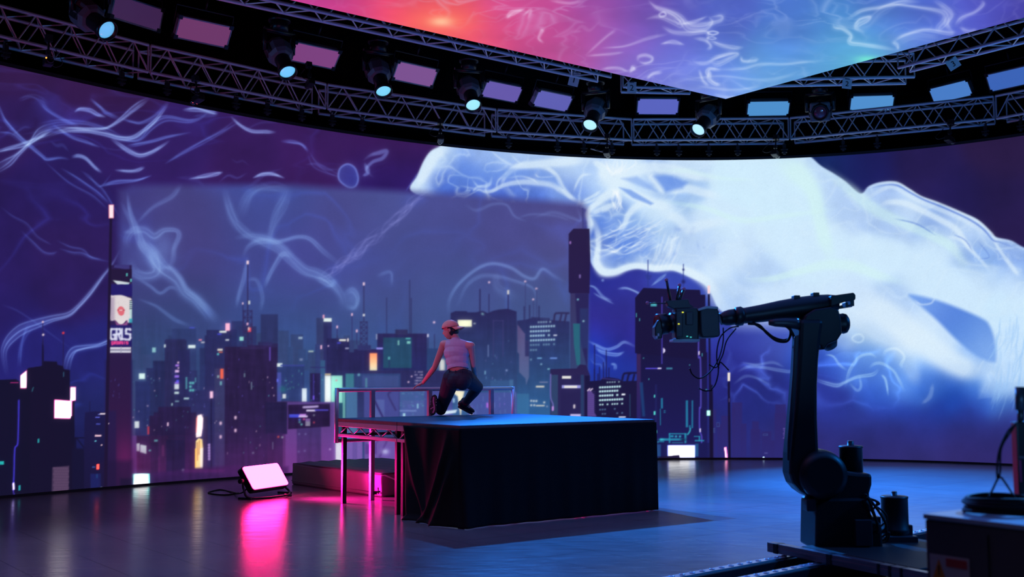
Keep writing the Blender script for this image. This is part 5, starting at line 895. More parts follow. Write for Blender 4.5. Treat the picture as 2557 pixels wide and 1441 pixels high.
# ---------------------------------------------------------------- wall hangers and tracking cameras
def hanger_parts(t):
    obj('hook', MB().tube(bez([(0,-.03,.33),(0,.035,.35),(0,.045,.29),(0,0,.26),(0,-.035,.29)]), .012, 8).box((0,0,.22), (.06,.05,.09)), 'steel_dark', t, 0, False)
    obj('tie_bar', MB().box((0,0,.1), (.05,.02,.2)).box((0,0,.13), (.13,.05,.03)).box((0,0,.06), (.1,.06,.04)).tube([(0,0,.0),(0,0,.2)], .016, 8), 'steel_dark', t, .003, False)
hproto = None; HX = [15, 305, 418, 590, 668, 754, 830, 905, 1270, 1392, 1458, 1528, 1640, 1695, 1770, 1842, 1958, 2105, 2190, 2460, 2548]
HL = ['leftmost wall hanger under the truss, at the picture edge', 'wall hanger under the truss, first to the right of the leftmost hanging camera', 'wall hanger between the first two hanging cameras, nearer the second']
for i, x in enumerate(HX):
    ph = ph_at(x); t_ = wall_pt(ph+.002)-wall_pt(ph-.002); t_.normalize(); nrm = V((t_.y, -t_.x, 0))
    Mx = frame(t_, -nrm, V((0, 0, 1)), wall_pt(ph, WH+.048, 1, .16))@Matrix.Diagonal((1, 1, .72, 1))
    lab = 'small grey metal hanger linking the black screen top to the truss ring'
    if hproto is None: hproto = thing('hanging_clamp', lab, 'clamp', mtx=Mx, group='wall hangers under the truss ring'); hanger_parts(hproto)
    else: dup(hproto, Mx, lab)
HC = [(120,155,'leftmost small hanging camera, with an orange indicator light'), (495,246,'small hanging camera with two red lights, above the blue filaments'), (1100,346,'small hanging camera above the left tip of the white plasma'), (1515,381,'small hanging camera with a side arm, over the middle of the white plasma'), (1935,383,'small hanging camera over the right end of the bright plasma, nearest the dark spotlight'), (2370,348,'small hanging camera at the right, over the dark purple part of the screen'), (775,207,'small camera clamped on top of the truss beside a lit spotlight')]
def cam_parts(t):
    obj('body', MB().box((0, 0, 0), (.11, .16, .10)), 'plastic', t, .012, False)
    obj('lens', MB().lathe([(.04, 0), (.045, .05), (.042, .06), (.03, .045)], (0, -.085, 0), (0, -1, 0)), 'glass', t, 0, False)
    a = MB().tube([(0, 0, .06), (0, 0, .3)], .014, 8).box((0, 0, .13), (.06, .05, .06)).box((0, 0, .32), (.09, .08, .09)).tube(bez([(.02,.07,.02),(.12,.12,-.02),(.2,.1,.05),(.1,.05,.2)]), .006, 6)
    obj('mount_arm', a, 'steel_dark', t, 0, False)
cproto = None
for i, (x, y, lab) in enumerate(HC):
    ph = ph_at(x); d = wall_r(ph)-.55; r = ray(x, y); c = CAM+r*(d/math.hypot(r.x, r.y)); f = V((c.x+.3, c.y-12.5, 0)); f.normalize(); f = (f-V((0, 0, .25))).normalized()
    xa = f.cross(V((0, 0, -1))).normalized()
    if i == 0: f = (V((0,-1,0))+V((.7,0,0))).normalized(); xa = V((-f.y, f.x, 0))
    up = xa.cross(-f); Mx = frame(xa, -f, up, c)
    if cproto is None: cproto = thing('hanging_camera', lab, 'camera', mtx=Mx, group='hanging cameras on the truss ring'); cam_parts(cproto); t = cproto
    else: t = dup(cproto, Mx, lab)
    W = wmat(t)
    if i == 6: W0 = wmat(cproto); obj('indicator_light', MB().ball(W0@V((-.04, -.083, .03)), .012, 10), 'led_orange', cproto)
    if i == 1:
        for sx in (-.035, .035): obj('indicator_light', MB().ball(W@V((sx, -.083, -.035)), .011, 10), 'led_red', t)
    if i == 3: obj('side_arm', MB().tube([W@V((.05, 0, .01)), W@V((.3, .02, .09))], .012, 8), 'alu_dull', t)
# ---------------------------------------------------------------- stage decks
DA = .6049; DC = V((-.2534, 13.0233, 0)); DW, DL, DH = 2.6491, 2.8531, 1.0345
DX = V((math.cos(DA), math.sin(DA), 0)); DY = V((-math.sin(DA), math.cos(DA), 0)); DR = Matrix(((DX.x, DY.x, 0), (DX.y, DY.y, 0), (0, 0, 1)))
def dk(x, y, z=0.): return DC+DX*x+DY*y+V((0, 0, z))
ysplit = -.03*DL
def deck(y0, y1, label):
    t = thing('stage_deck', label, 'stage platform', dk(0, (y0+y1)/2), 'stage decks'); g = .004; x0, x1 = -DW/2, DW/2; y0 += g; y1 -= g; cy = (y0+y1)/2
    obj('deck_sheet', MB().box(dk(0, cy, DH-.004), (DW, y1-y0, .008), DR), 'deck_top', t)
    obj('deck_board', MB().box(dk(0, cy, DH-.024), (DW, y1-y0, .032), DR), 'wood', t)
    zt = DH-.041
    for s, xx in ((-1, x0), (1, x1)):
        obj('side_beam', MB().box(dk(xx-s*.02, cy, zt-.03), (.04, y1-y0, .06), DR), 'alu_dull', t, .004)
        obj('lower_rail', MB().box(dk(xx-s*.02, cy, zt-.165), (.04, y1-y0, .038), DR), 'alu_dull', t, .004)
        n = 8; L = (y1-y0-.06)/n
        lat = MB()
        for k in range(n):
            a, b = y0+.03+k*L, y0+.03+(k+1)*L; za, zb = (zt-.06, zt-.147) if k % 2 else (zt-.147, zt-.06)
            lat.tube([dk(xx-s*.02, a, za), dk(xx-s*.02, b, zb)], .009, 6)
        obj('lattice', lat, 'alu_dull', t)
    for yy, s in ((y0, 1), (y1, -1)):
        obj('end_beam', MB().box(dk(0, yy+s*.02, zt-.03), (DW-.09, .04, .06), DR).box(dk(0, yy+s*.02, zt-.165), (DW-.09, .035, .035), DR), 'steel_dark', t, .004)
    for xx in (x0+.05, x1-.05):
        for yy in (y0+.06, y1-.075):
            obj('leg', MB().box(dk(xx, yy, (zt-.06)/2), (.052, .052, zt-.06), DR), 'steel_dark', t, .004)
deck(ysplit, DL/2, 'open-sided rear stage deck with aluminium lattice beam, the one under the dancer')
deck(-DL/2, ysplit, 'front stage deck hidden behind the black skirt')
# black cloth skirt round the front of the stage
def skirt():
    rows = 40; pts = []; y_open = DL*(.5-.598); per = []
    n1, n2 = 46, 90; x0 = -DW/2-.012; yb = -DL/2-.012
    for i in range(n1+1): per.append((x0, y_open+(yb-y_open)*i/n1, -1, 0))
    for i in range(1, n2+1): per.append((x0+(DW+.024)*i/n2, yb, 0, -1))
    mb = MB(); N = len(per); rng2 = random.Random(4)
    for r in range(rows+1):
        f = r/rows; z = (DH-.038)*(1-f)+.006
        for i, (x, y, nx, ny) in enumerate(per):
            o = .0; s = i/n1
            if i <= n1:
                u = 1-s   # 1 at the open end
                o += f**1.5*(.05+.05*math.sin(s*9+f*2.2))*(1 if 0 < i < n1 else .6)
                for path, wd, am in ((.8-.15*f-.34*f**3, .05, .05*min(1, f*2.5)), (.03+.30*f, .045, .03), (.95-.1*f-.22*f*f, .045, .04*max(0, min(1, (f-.25)*3))), (.45-.1*f, .09, .02)):
                    o += am*math.exp(-((s-path)/wd)**2)
                dy = -u*.30*f**1.6*(y_open-yb)*.5; y2 = y+dy
            else:
                w = (i-n1)/n2; y2 = y; o += f*.012*(1+math.sin(w*38))+.008*math.sin(w*75)*f
                if w < .12: o += .07*f**2*(1-w/.12)
            if nx == -1 and i == n1: nx, ny = -.7, -.7
            if f > .95 and i < n1*.7: o += .06*(f-.95)/.05*(1-s*1.2)
            mb.v.append(dk(x+nx*o, y2+ny*o, z))
    for r in range(rows):
        for i in range(N-1): mb.f.append((r*N+i, r*N+i+1, (r+1)*N+i+1, (r+1)*N+i)); mb.sm.append(True)
    o = obj('stage_skirt', mb, 'skirt'); s = o.modifiers.new('thick', 'SOLIDIFY'); s.thickness = .006; s.offset = 1
    tag(o, 'black cloth skirt draped down the front and left of the stage', 'stage skirt')
skirt()
# guard rail behind the stage
def railing():
    A = dk(-DW/2+.005, DL/2+.045); D = dk(DW/2+.01, DL/2+.045); d = (D-A); L = d.length; d.normalize(); zt, zb = 1.405, .755
    t = thing('guard_rail', 'low aluminium guard rail along the back edge of the stage', 'railing', (A+D)/2)
    Rr = Matrix(((d.x, -d.y, 0), (d.y, d.x, 0), (0, 0, 1)))
    obj('top_rail', MB().tube([A+V((0, 0, zt-.025)), D+V((0, 0, zt-.025))], .026, 12), 'alu', t)
    obj('bottom_rail', MB().tube([A+V((0, 0, zb)), D+V((0, 0, zb))], .024, 10), 'alu_dull', t)
    for x in (0, L): obj('end_post', MB().tube([A+d*x+V((0, 0, zb-.026)), A+d*x+V((0, 0, zt))], .026, 12), 'alu', t)
    for x, zz in ((.215*L*.86, 0), (.50*L, zb), (.865*L, 0)):
        P = A+d*x; obj('post', MB().box(P+V((0, 0, (zt-.03+zz)/2)), (.055, .055, zt-.03-zz), Rr), 'alu_dull', t, .004)
        if zz == 0:
            obj('clamp', MB().box(P+d*.03+V((0, 0, .09)), (.05, .07, .04), Rr).tube([P+d*.02+V((0, 0, .09)), P+d*.12+V((0, 0, .1))], .009, 8).tube([P+d*.09+V((0, 0, .07)), P+d*.09+V((0, 0, .15))], .008, 8), 'steel_dark', t)
railing()
# ---------------------------------------------------------------- crash mat
mfl, mfr = at_z(720, 1213), at_z(956, 1248); md = (mfr-mfl); ml = md.length; md.normalize(); mb_ = V((-md.y, md.x, 0)); MR = Matrix(((md.x, mb_.x, 0), (md.y, mb_.y, 0), (0, 0, 1))); mh, mdp = .295, 1.55
mfl += mb_*.14-md*.16; mfr += mb_*.14-md*.24; ml = (mfr-mfl).length; mc = mfl+md*(ml/2)+mb_*(mdp/2)
t = thing('crash_mat', 'thick padded crash mat on the floor behind the stage, lit pink in front', 'mat', mc)
def pad():
    mb = MB(); nx, ny = 26, 16; n = [0]
    bm = bmesh.new(); bmesh.ops.create_cube(bm, size=1.); bmesh.ops.subdivide_edges(bm, edges=bm.edges, cuts=11, use_grid_fill=True)
    rr = random.Random(2)
    for v in bm.verts:
        x, y, z = v.co; edge = 1-min(1, max(abs(x), abs(y))*2)**6
        sag = .012*math.sin(x*9)*(.5-y)+rr.uniform(-.003, .003)
        v.co = V((x*ml*(1-.006*math.sin(z*6)), y*mdp, (z+.5)*mh+(sag*.6 if z > 0 else 0)))
    me = bpy.data.meshes.new('pad'); bm.to_mesh(me); bm.free(); me.polygons.foreach_set('use_smooth', [True]*len(me.polygons)); me.transform(Matrix.Translation(mc)@MR.to_4x4()); me.transform(wmat(t).inverted()); me.materials.append(M['mat']); return me
obj('pad', pad(), None, t, .03)
def cover():
    mb = MB(); nx, ny = 60, 30
    for j in range(ny+1):
        for i in range(nx+1):
            x = (i/nx-.5)*(ml-.02); y = (j/ny-.5)*(mdp-.02); e = 1-max(abs(i/nx-.5), abs(j/ny-.5))*2
            z = mh+.008+min(.02, e*.12)+.012*math.sin(y*28+.6*math.sin(x*3))*(1 if y < .25 else .4)*min(1, e*6)
            mb.v.append(mc+MR@V((x, y, z)))
    for j in range(ny):
        for i in range(nx): a = j*(nx+1)+i; mb.f.append((a, a+1, a+nx+2, a+nx+1)); mb.sm.append(True)
    return mb
o = obj('top_cover', cover(), 'mat_top', t); sm_ = o.modifiers.new('thick', 'SOLIDIFY'); sm_.thickness = .012
obj('seam', MB().tube([mfl-mb_*.004+V((0, 0, .055)), mfr-mb_*.004+V((0, 0, .055))], .006, 6), 'mat', t)
st = mfr+V((0, 0, mh-.01)); obj('strap', MB().prism([st+md*.005, st+md*.005+mb_*.05, st+md*.008+mb_*.34-V((0, 0, .12)), st+md*.008+mb_*.30-V((0, 0, .12))], md*.006), 'white_trim', t)
# ---------------------------------------------------------------- pink floor lamp
def fit_rect(T, c, yaws, tilts, ratios):
    T = np.array(T, float); best = None
    for rt in ratios:
        for yaw in yaws:
            for tl in tilts:
                nrm = V((math.sin(yaw)*math.cos(tl), -math.cos(yaw)*math.cos(tl), -math.sin(tl))); xa = V((math.cos(yaw), math.sin(yaw), 0)); ya = nrm.cross(xa)
                q, _ = project(np.array([c-xa/2+ya*rt/2, c+xa/2+ya*rt/2, c+xa/2-ya*rt/2, c-xa/2-ya*rt/2])); qc = q-q.mean(0); Tc = T-T.mean(0); s = (qc*Tc).sum()/(qc*qc).sum(); e = ((qc*s-Tc)**2).sum()
                if best is None or e < best[0]: best = (e, xa, ya, nrm, s, rt, yaw, tl)
    return best
PT = [(603,1164),(695,1154),(723,1211),(636,1225)]
pc = at_y(664, 1188.5, 14.25)
e, xa, ya, nrm, s, rt, yaw, tl = fit_rect(PT, pc, np.linspace(.1, 1.2, 34), np.linspace(-1.0, -.05, 30), np.linspace(.4, .8, 17))
print('floor lamp', e, s, rt, yaw, tl)
lw, lh = s, s*rt
low = pc-ya*lh/2
Mx = frame(xa, ya, nrm, pc); t = thing('lamp_panel', 'glowing pink light panel tilted back on the floor beside the mat', 'light panel', mtx=Mx)
hw, hh = lw/2, lh/2
pink = mat('pink_diffuser', (240,200,230), .5, emit=PINKC, es=PINKS)
def rrect(w, h, r, z, n=6): return [V((sx*(w-r)+r*math.cos(a), sy*(h-r)+r*math.sin(a), z)) for sx, sy, a0 in ((1,1,0),(-1,1,math.pi/2),(-1,-1,math.pi),(1,-1,1.5*math.pi)) for a in [a0+math.pi/2*k/n for k in range(n+1)]]
obj('diffuser', MB().prism(rrect(hw-.012, hh-.012, .035, .0), (0, 0, .012)), pink, t, 0, False)
obj('housing', MB().prism(rrect(hw, hh, .04, -.05), (0, 0, .085)).box((0, 0, -.13), (lw*.7, lh*.6, .09)), 'plastic', t, .006, False)
W = wmat(t); Wi = W.inverted()
zfl = lambda p: V((p.x, p.y, .02))
lx, rx = W@V((-hw-.03, 0, -.06)), W@V((hw+.03, 0, -.06)); fdir = V((nrm.x, nrm.y, 0)).normalized()
yk = MB().tube(bez([lx, zfl(lx)+fdir*.02+V((0, 0, .1)), zfl(lx)+fdir*.13, zfl(W@V((0, -hh, 0)))+fdir*.2, zfl(rx)+fdir*.13, zfl(rx)+fdir*.02+V((0, 0, .1)), rx]), .014, 8)
obj('yoke', yk, 'steel_dark', t); kb = zfl(W@V((.0, -hh, 0)))+fdir*.2
obj('knob', MB().tube([kb+V((0,0,.015)), kb+fdir*.09+xa*.03+V((0,0,-.002))], .013, 8).tube([lx, lx-xa*.06], .03, 10), 'steel_dark', t)
for p in (lx, rx):
    fo = MB().box(zfl(p)+V((0, 0, -.008))+fdir*.05, (.2, .05, .022), Matrix(((fdir.x, -fdir.y, 0), (fdir.y, fdir.x, 0), (0, 0, 1)))); obj('foot', fo, 'steel_dark', t)
cb = MB().tube(bez([W@V((-hw*.6, -hh*.3, -.185)), at_z(600, 1232, .05), at_z(575, 1228, .008), at_z(548, 1223, .008), at_z(520, 1231, .008), at_z(560, 1236, .008), at_z(596, 1231, .01)]), .009, 8)
tag(obj('power_cable', cb, 'cable'), 'thin black cable lying on the floor left of the pink lamp', 'cable')
# ---------------------------------------------------------------- robot arm on its track
RY = 8.75
def pp(pts, Y): return [at_y(x, y, Y) for x, y in pts]
def prismp(pts, Y, th, n=0):
    P = pp(smooth(pts, n, True) if n else pts, Y); return MB().prism(P, (0, th, 0), bool(n))
rail_dir = (at_z(2308, 1340)-at_z(1900, 1418)).normalized(); rail_n = V((rail_dir.y, -rail_dir.x, 0))
RRt = Matrix(((rail_dir.x, -rail_n.x, 0), (rail_dir.y, -rail_n.y, 0), (0, 0, 1)))
tr0 = at_z(1700, 1441, .11); tr1 = at_z(1668, 1480, .11)
def track(p, label):
    a, b = p-rail_dir*1.6, p+rail_dir*4.4; c = (a+b)/2; L = (b-a).length
    t = thing('robot_track', label, 'track', V((c.x, c.y, 0)), 'camera robot floor tracks')
    obj('beam', MB().box(V((c.x, c.y, .05)), (L, .13, .1), RRt), 'rail', t, .006)
    n = int(L/.11); bl = MB().box(V((c.x, c.y, .106)), (L, .075, .012), RRt)
    for k in range(n): q = a+rail_dir*(k+.5)*L/n; bl.lathe([(.022, 0), (.022, .006), (.012, .007), (.012, .003)], (q.x, q.y, .112), n=10)
    obj('rail_strip', bl, 'white_strip', t)
track(at_z(1977, 1386, .11), 'far floor track of the camera robot, with bolted pale strip')
track(at_z(2044, 1406, .11), 'near floor track of the camera robot, with bolted pale strip')
t = thing('camera_robot', 'tall black robot arm on floor tracks carrying a film camera', 'robot', at_y(2095, 1372, RY))
R_ = 'robot'
# carriage
cbeam0, cbeam1 = at_z(1945, 1358, .2), at_z(2330, 1432, .2)
dcb = (cbeam1-cbeam0).normalized(); ncb = V((-dcb.y, dcb.x, 0)); CR = Matrix(((dcb.x, ncb.x, 0), (dcb.y, ncb.y, 0), (0, 0, 1))); cl = (cbeam1-cbeam0).length+.2; cc = (cbeam0+cbeam1)/2
obj('front_beam', MB().box(cc+V((0, 0, -.035)), (cl, .07, .075), CR).box(cc+V((0, 0, -.035)), (cl-.05, .076, .02), CR), 'beam_alu', t, .004)
for f in (-.44, -.1, .18, .24, .3): obj('beam_bracket', MB().box(cc+dcb*cl*f+V((0, 0, -.035)), (.05 if f < .1 else .02, .09, .078), CR), 'rail', t, .004)
obj('carriage', MB().box(cc+ncb*.62+V((0, 0, -.03)), (1.15, 1.1, .06), CR), 'rubber', t, .006)
for sx in (-.35, .35):
    for sy in (.2, 1.0): obj('roller', MB().box(cc+dcb*sx+ncb*sy+V((0, 0, -.0695)), (.14, .12, .019), CR), 'steel_dark', t, .006)
# pedestal and turret
zb = at_y(2095, 1366, RY).z
obj('pedestal', prismp([(2016,1366),(2018,1248),(2040,1238),(2140,1236),(2152,1250),(2152,1290),(2178,1296),(2182,1366)], RY, .46), R_, t, .02)
obj('side_bracket', prismp([(2008,1246),(2030,1242),(2034,1274),(2009,1275)], RY-.2, .14), 'robot_grey', t, .008)
obj('turret', prismp([(2012,1240),(2035,1205),(2070,1176),(2086,1172),(2120,1176),(2157,1178),(2157,1205),(2148,1236),(2120,1246),(2040,1246)], RY, .42), R_, t, .025)
c = at_y(2126, 1178, RY+.02); k = RY/FPX
obj('turret_motor', MB().lathe([(28*k, 0), (28*k, 58*k), (29.5*k, 59*k), (29.5*k, 62*k), (27*k, 64*k), (8*k, 65*k), (8*k, 75*k), (7*k, 76*k)], c), R_, t)
sh = at_y(2034, 1180, RY-.02)
obj('shoulder_joint', MB().lathe([(42*k, -.3), (56*k, -.27), (60*k, -.18), (60*k, .2), (52*k, .26)], sh, (0, 1, 0), 36), R_, t)
obj('lower_arm', prismp([(1988,800),(1986,850),(1982,920),(1976,1000),(1969,1070),(1963,1130),(1962,1180),(1970,1205),(1985,1222),(2010,1240),(2028,1238),(2036,1200),(2034,1120),(2031,1040),(2031,960),(2034,900),(2040,840),(2046,800)], RY-.1, .26), R_, t, .03)
obj('lower_arm_cover', prismp([(1983,840),(1994,836),(1990,930),(1984,1010),(1976,1100),(1972,1150),(1965,1150),(1966,1100),(1973,1010),(1979,930)], RY-.235, .03), 'robot_grey', t, .008)
# elbow and upper arm
obj('elbow_housing', prismp([(1986,812),(1998,790),(2020,776),(2060,770),(2078,776),(2084,800),(2086,835),(2075,852),(2052,862),(2044,874),(2038,876),(2036,866),(1992,848)], RY-.02, .36), R_, t, .02)
ec = at_y(2075, 809, RY+.02)
obj('elbow_motor', MB().lathe([(25*k, -.06), (25*k, 28*k), (26*k, 30*k), (24*k, 38*k), (17*k, 43*k), (8*k, 45*k)], ec, (1, .05, .03)), R_, t)
obj('elbow_cap', MB().lathe([(20*k, -.12), (26*k, -.05), (24*k, .05), (16*k, .1)], at_y(2062, 842, RY), (.5, .3, -.8)), 'robot_grey', t)
def sweep(path, Y, sq=1., n=14):
    mb = MB(); P = [(at_y(x, y, Y), r*Y/FPX) for x, y, r in path]; rings = []
    for i, (p, r) in enumerate(P):
        a = P[max(0, i-1)][0]; b = P[min(len(P)-1, i+1)][0]; tn = (b-a).normalized(); u = V((0, 1, 0)); w = tn.cross(u).normalized()
        rings.append([p+(w*math.cos(2*math.pi*j/n)+u*sq*math.sin(2*math.pi*j/n))*r for j in range(n)])
    mb.v = [v for rg in rings for v in rg]
    for i in range(len(P)-1):
        for j in range(n): mb.f.append((i*n+j, i*n+(j+1) % n, (i+1)*n+(j+1) % n, (i+1)*n+j)); mb.sm.append(True)
    mb.f.append(tuple(reversed(range(n)))); mb.f.append(tuple((len(P)-1)*n+j for j in range(n))); mb.sm += [False, False]
    return mb
obj('upper_arm', sweep([(2090,757,20),(2070,758,23),(2040,763,27),(2000,768,27),(1950,775,25),(1900,783,22),(1862,788,20),(1850,789,20)], RY-.04, 1.1, 18), R_, t)
obj('arm_collar', sweep([(1856,789,20),(1852,789,24),(1838,791,24),(1834,791,20)], RY-.04, 1.1, 18), R_, t)
obj('wrist', sweep([(1836,791,20),(1822,793,20),(1810,795,18),(1803,796,15),(1798,797,15)], RY-.04, 1.1, 18), R_, t)
obj('rear_fork', prismp([(2070,740),(2126,732),(2131,738),(2131,748),(2128,751),(2108,754),(2084,762),(2070,766)], RY-.12, .12).prism(pp([(2074,769),(2102,762),(2128,757),(2127,767),(2080,774)], RY+.04), (0, .04, 0)), R_, t, .006)
obj('rear_plate', MB().box(at_y(2122, 758, RY-.02), (.03, .14, .05)).box(at_y(2110, 762, RY-.02), (.02, .1, .04)), 'robot_grey', t, .004)
for x, y in ((1987,743),(2035,736)): obj('cable_saddle', MB().box(at_y(x, y, RY-.04), (.05, .09, .03)), R_, t, .004)
obj('elbow_grip', sweep([(1920,806,6),(1935,806,10),(1960,806,12),(1985,808,14),(2000,815,10)], RY-.18, 1.), 'robot_grey', t)
# second motor drum and its works on the carriage
dm = at_y(2236, 1336, RY+.1); k2 = (RY+.1)/FPX
obj('drive_motor', MB().lathe([(34*k2, 0), (34*k2, 16*k2), (32*k2, 18*k2), (32*k2, 88*k2), (33*k2, 90*k2), (33*k2, 94*k2), (30*k2, 95*k2), (7*k2, 96*k2), (7*k2, 105*k2), (6*k2, 106*k2)], dm), R_, t)
obj('motor_mount', MB().box(dm+V((0, 0, -.043)), (.27, .27, .1)).box(at_y(2270, 1322, RY+.1), (.03, .1, .08)), 'robot_grey', t, .008)
obj('junction_box', MB().box(at_y(2180, 1298, RY-.1), (.09, .12, .06)).box(at_y(2155, 1330, RY-.25), (.13, .06, .2)).box(at_y(2150, 1258, RY-.2), (.05, .05, .06)), 'robot_grey', t, .006)
rc = random.Random(8)
for k_ in range(9):
    a = (2150+rc.uniform(-4, 12), 1222+rc.uniform(-12, 40)); b = (2170+rc.uniform(-10, 26), 1330+rc.uniform(-20, 25)); m_ = (rc.uniform(2160, 2200), rc.uniform(1235, 1300)); m2 = (rc.uniform(2165, 2215), rc.uniform(1280, 1340)); y_ = RY-.12+rc.uniform(-.14, .1)
    obj('cable', MB().tube(bez([at_y(*a, y_), at_y(*m_, y_), at_y(*m2, y_), at_y(*b, y_)]), rc.uniform(.006, .011), 7), 'cable', t)
for q in ([(2150,1246),(2165,1244),(2186,1250),(2196,1258),(2186,1262),(2176,1258),(2164,1272)], [(2156,1250),(2176,1248),(2190,1256),(2178,1276)], [(2200,1310),(2186,1330),(2196,1350),(2214,1340),(2210,1300)], [(2180,1320),(2200,1340),(2220,1330),(2214,1352),(2190,1356)], [(2156,1218),(2166,1226),(2168,1242)]):
    obj('cable', MB().tube(bez([at_y(x, y, RY-.2) for x, y in q]), .008, 7), 'cable', t)
for q, Y in (([(1868,808),(1895,812),(1915,832),(1938,850),(1962,853),(1972,842),(1974,826),(1966,812)], RY-.1), ([(1880,806),(1905,822),(1930,842),(1955,850),(1972,846)], RY-.06), ([(1960,812),(1975,826),(1985,850),(1982,870)], RY-.2)):
    obj('hose', MB().tube(bez([at_y(x, y, Y) for x, y in q]), .011, 8), 'cable', t)
for q in ([(1845,815),(1822,820),(1800,840),(1791,870),(1790,900),(1795,920)], [(1806,818),(1806,850),(1800,880),(1790,905),(1772,930),(1748,945),(1730,936),(1722,920)], [(1838,820),(1815,850),(1805,885),(1795,908),(1793,935),(1786,960),(1776,972)], [(1770,910),(1785,918),(1795,912),(1800,905),(1820,925)], [(1778,975),(1760,976),(1745,970)]):
    obj('loose_cable', MB().tube(bez([at_y(x, y, RY-.08) for x, y in q]), .0055, 7), 'cable', t)
# film camera on the wrist
YC = RY-.05
t = thing('film_camera', 'dark film camera with pink marker balls at the tip of the robot arm', 'camera', at_y(1735, 812, YC))
kc = YC/FPX
obj('wrist_plate', prismp([(1742,776),(1762,768),(1784,768),(1790,780),(1793,838),(1788,843),(1748,845),(1744,830)], YC, .2), 'robot_grey', t, .012)
obj('plate_cap', prismp([(1736,774),(1758,766),(1786,768),(1788,774),(1760,773),(1738,779)], YC, .22), 'alu_dull', t, .004)
obj('camera_body', prismp([(1682,772),(1736,770),(1740,780),(1740,850),(1700,852),(1682,846)], YC, .19), 'plastic', t, .01)
obj('side_module', prismp([(1688,778),(1704,776),(1704,842),(1688,842)], YC-.1, .03).prism(pp([(1712,780),(1730,779),(1730,812),(1712,812)], YC-.1), (0, .04, 0)), 'robot_grey', t, .005)
lc = at_y(1684, 806, YC)
obj('lens_barrel', MB().lathe([(25*kc, 0), (26*kc, 8*kc), (22*kc, 10*kc), (22*kc, 20*kc), (26*kc, 22*kc), (27*kc, 44*kc), (25*kc, 46*kc), (22*kc, 44*kc)], lc, (-1, -.25, -.12), 20), 'plastic', t)
obj('lens_glass', MB().lathe([(22*kc, 40*kc), (14*kc, 42*kc), (1*kc, 43*kc)], lc, (-1, -.25, -.12), 20), 'glass', t)
obj('matte_box', prismp([(1632,818),(1640,800),(1654,804),(1650,846),(1638,848),(1632,838)], YC-.02, .17), 'plastic', t, .008)
obj('baseplate', prismp([(1676,848),(1742,848),(1742,854),(1676,854)], YC, .2), 'alu_dull', t, .003)
obj('top_bracket', prismp([(1660,752),(1716,748),(1720,760),(1736,772),(1684,774),(1666,766)], YC, .1), 'robot_grey', t, .006)
for (x0, y0), (x1, y1) in (((1676,760),(1664,699)), ((1688,760),(1697,712)), ((1692,760),(1708,722)), ((1690,758),(1617,757))):
    r = obj('marker_rod', MB().tube([at_y(x0, y0, YC-.02), at_y(x1, y1, YC-.02)], .011 if y1 < 740 else .005, 8), 'plastic', t); obj('marker_ball', MB().ball(at_y(x1, y1, YC-.02), .015), 'marker', r)
for x, y, m_ in ((1705,780,'yellow'), (1695,809,'yellow'), (1725,842,'green'), (1716,840,'green')): obj('status_light', MB().box(at_y(x, y, YC-.125), (.012, .012, .008)), m_, t)
for x, y in ((1640,842),(1644,836)): obj('lens_gear_mark', MB().box(at_y(x, y, YC-.11), (.012, .01, .02)), 'white_trim', t)
# ---------------------------------------------------------------- control cabinet at the right
bz = .9; k0 = at_z(2309, 1283, bz); k1 = at_z(2557, 1311, bz); k2_ = at_z(2390, 1262, bz); bd = (k1-k0).normalized(); bn = V((-bd.y, bd.x, 0)); 
BW, BD_ = 1.1, .62; bc = k0+bd*BW/2+bn*BD_/2; BR = Matrix(((bd.x, bn.x, 0), (bd.y, bn.y, 0), (0, 0, 1)))
t = thing('control_cabinet', 'blurred grey control cabinet with a warning sticker in the lower right corner', 'cabinet', V((bc.x, bc.y, 0)))
obj('body', MB().box(V((bc.x, bc.y, bz/2-.012)), (BW, BD_, bz-.024), BR), 'steel_box', t, .006)
obj('top_plate', MB().box(V((bc.x, bc.y, bz-.011)), (BW+.012, BD_+.012, .022), BR), 'box_top', t, .005)
obj('door_seam', MB().box(V((bc.x, bc.y, 0))-bd*(BW/2-.3)-bn*(BD_/2+.001)+V((0, 0, bz/2)), (.006, .006, bz-.12), BR), 'rubber', t)
la = k0+bd*.055-bn*.002; lz = .675; ls = .0
fx = (at_z(2432, 1290, bz)-k0).dot(bd)
lab = obj('warning_label', MB().box(k0+bd*(.03+.085)-bn*.0025+V((0, 0, -.245)), (.19, .003, .15), BR), 'label', t)
lc_ = k0+bd*(.03+.035)-bn*.0045+V((0, 0, -.245)); tri = [lc_+V((0, 0, .058)), lc_-bd*.04+V((0, 0, -.05)), lc_+bd*.04+V((0, 0, -.05))]
obj('warning_triangle', MB().prism(tri, bn*.002), 'orange', lab); ic = lc_-bn*.0012
obj('triangle_mark', MB().prism([ic+V((0,0,.03))-bd*.004, ic+V((0,0,.03))+bd*.004, ic+V((0,0,-.012))+bd*.002, ic+V((0,0,-.012))-bd*.002], bn*.002), 'ink', lab)
obj('red_heading', MB().box(k0+bd*.15-bn*.005+V((0, 0, -.198)), (.1, .002, .036), BR), 'red', lab)
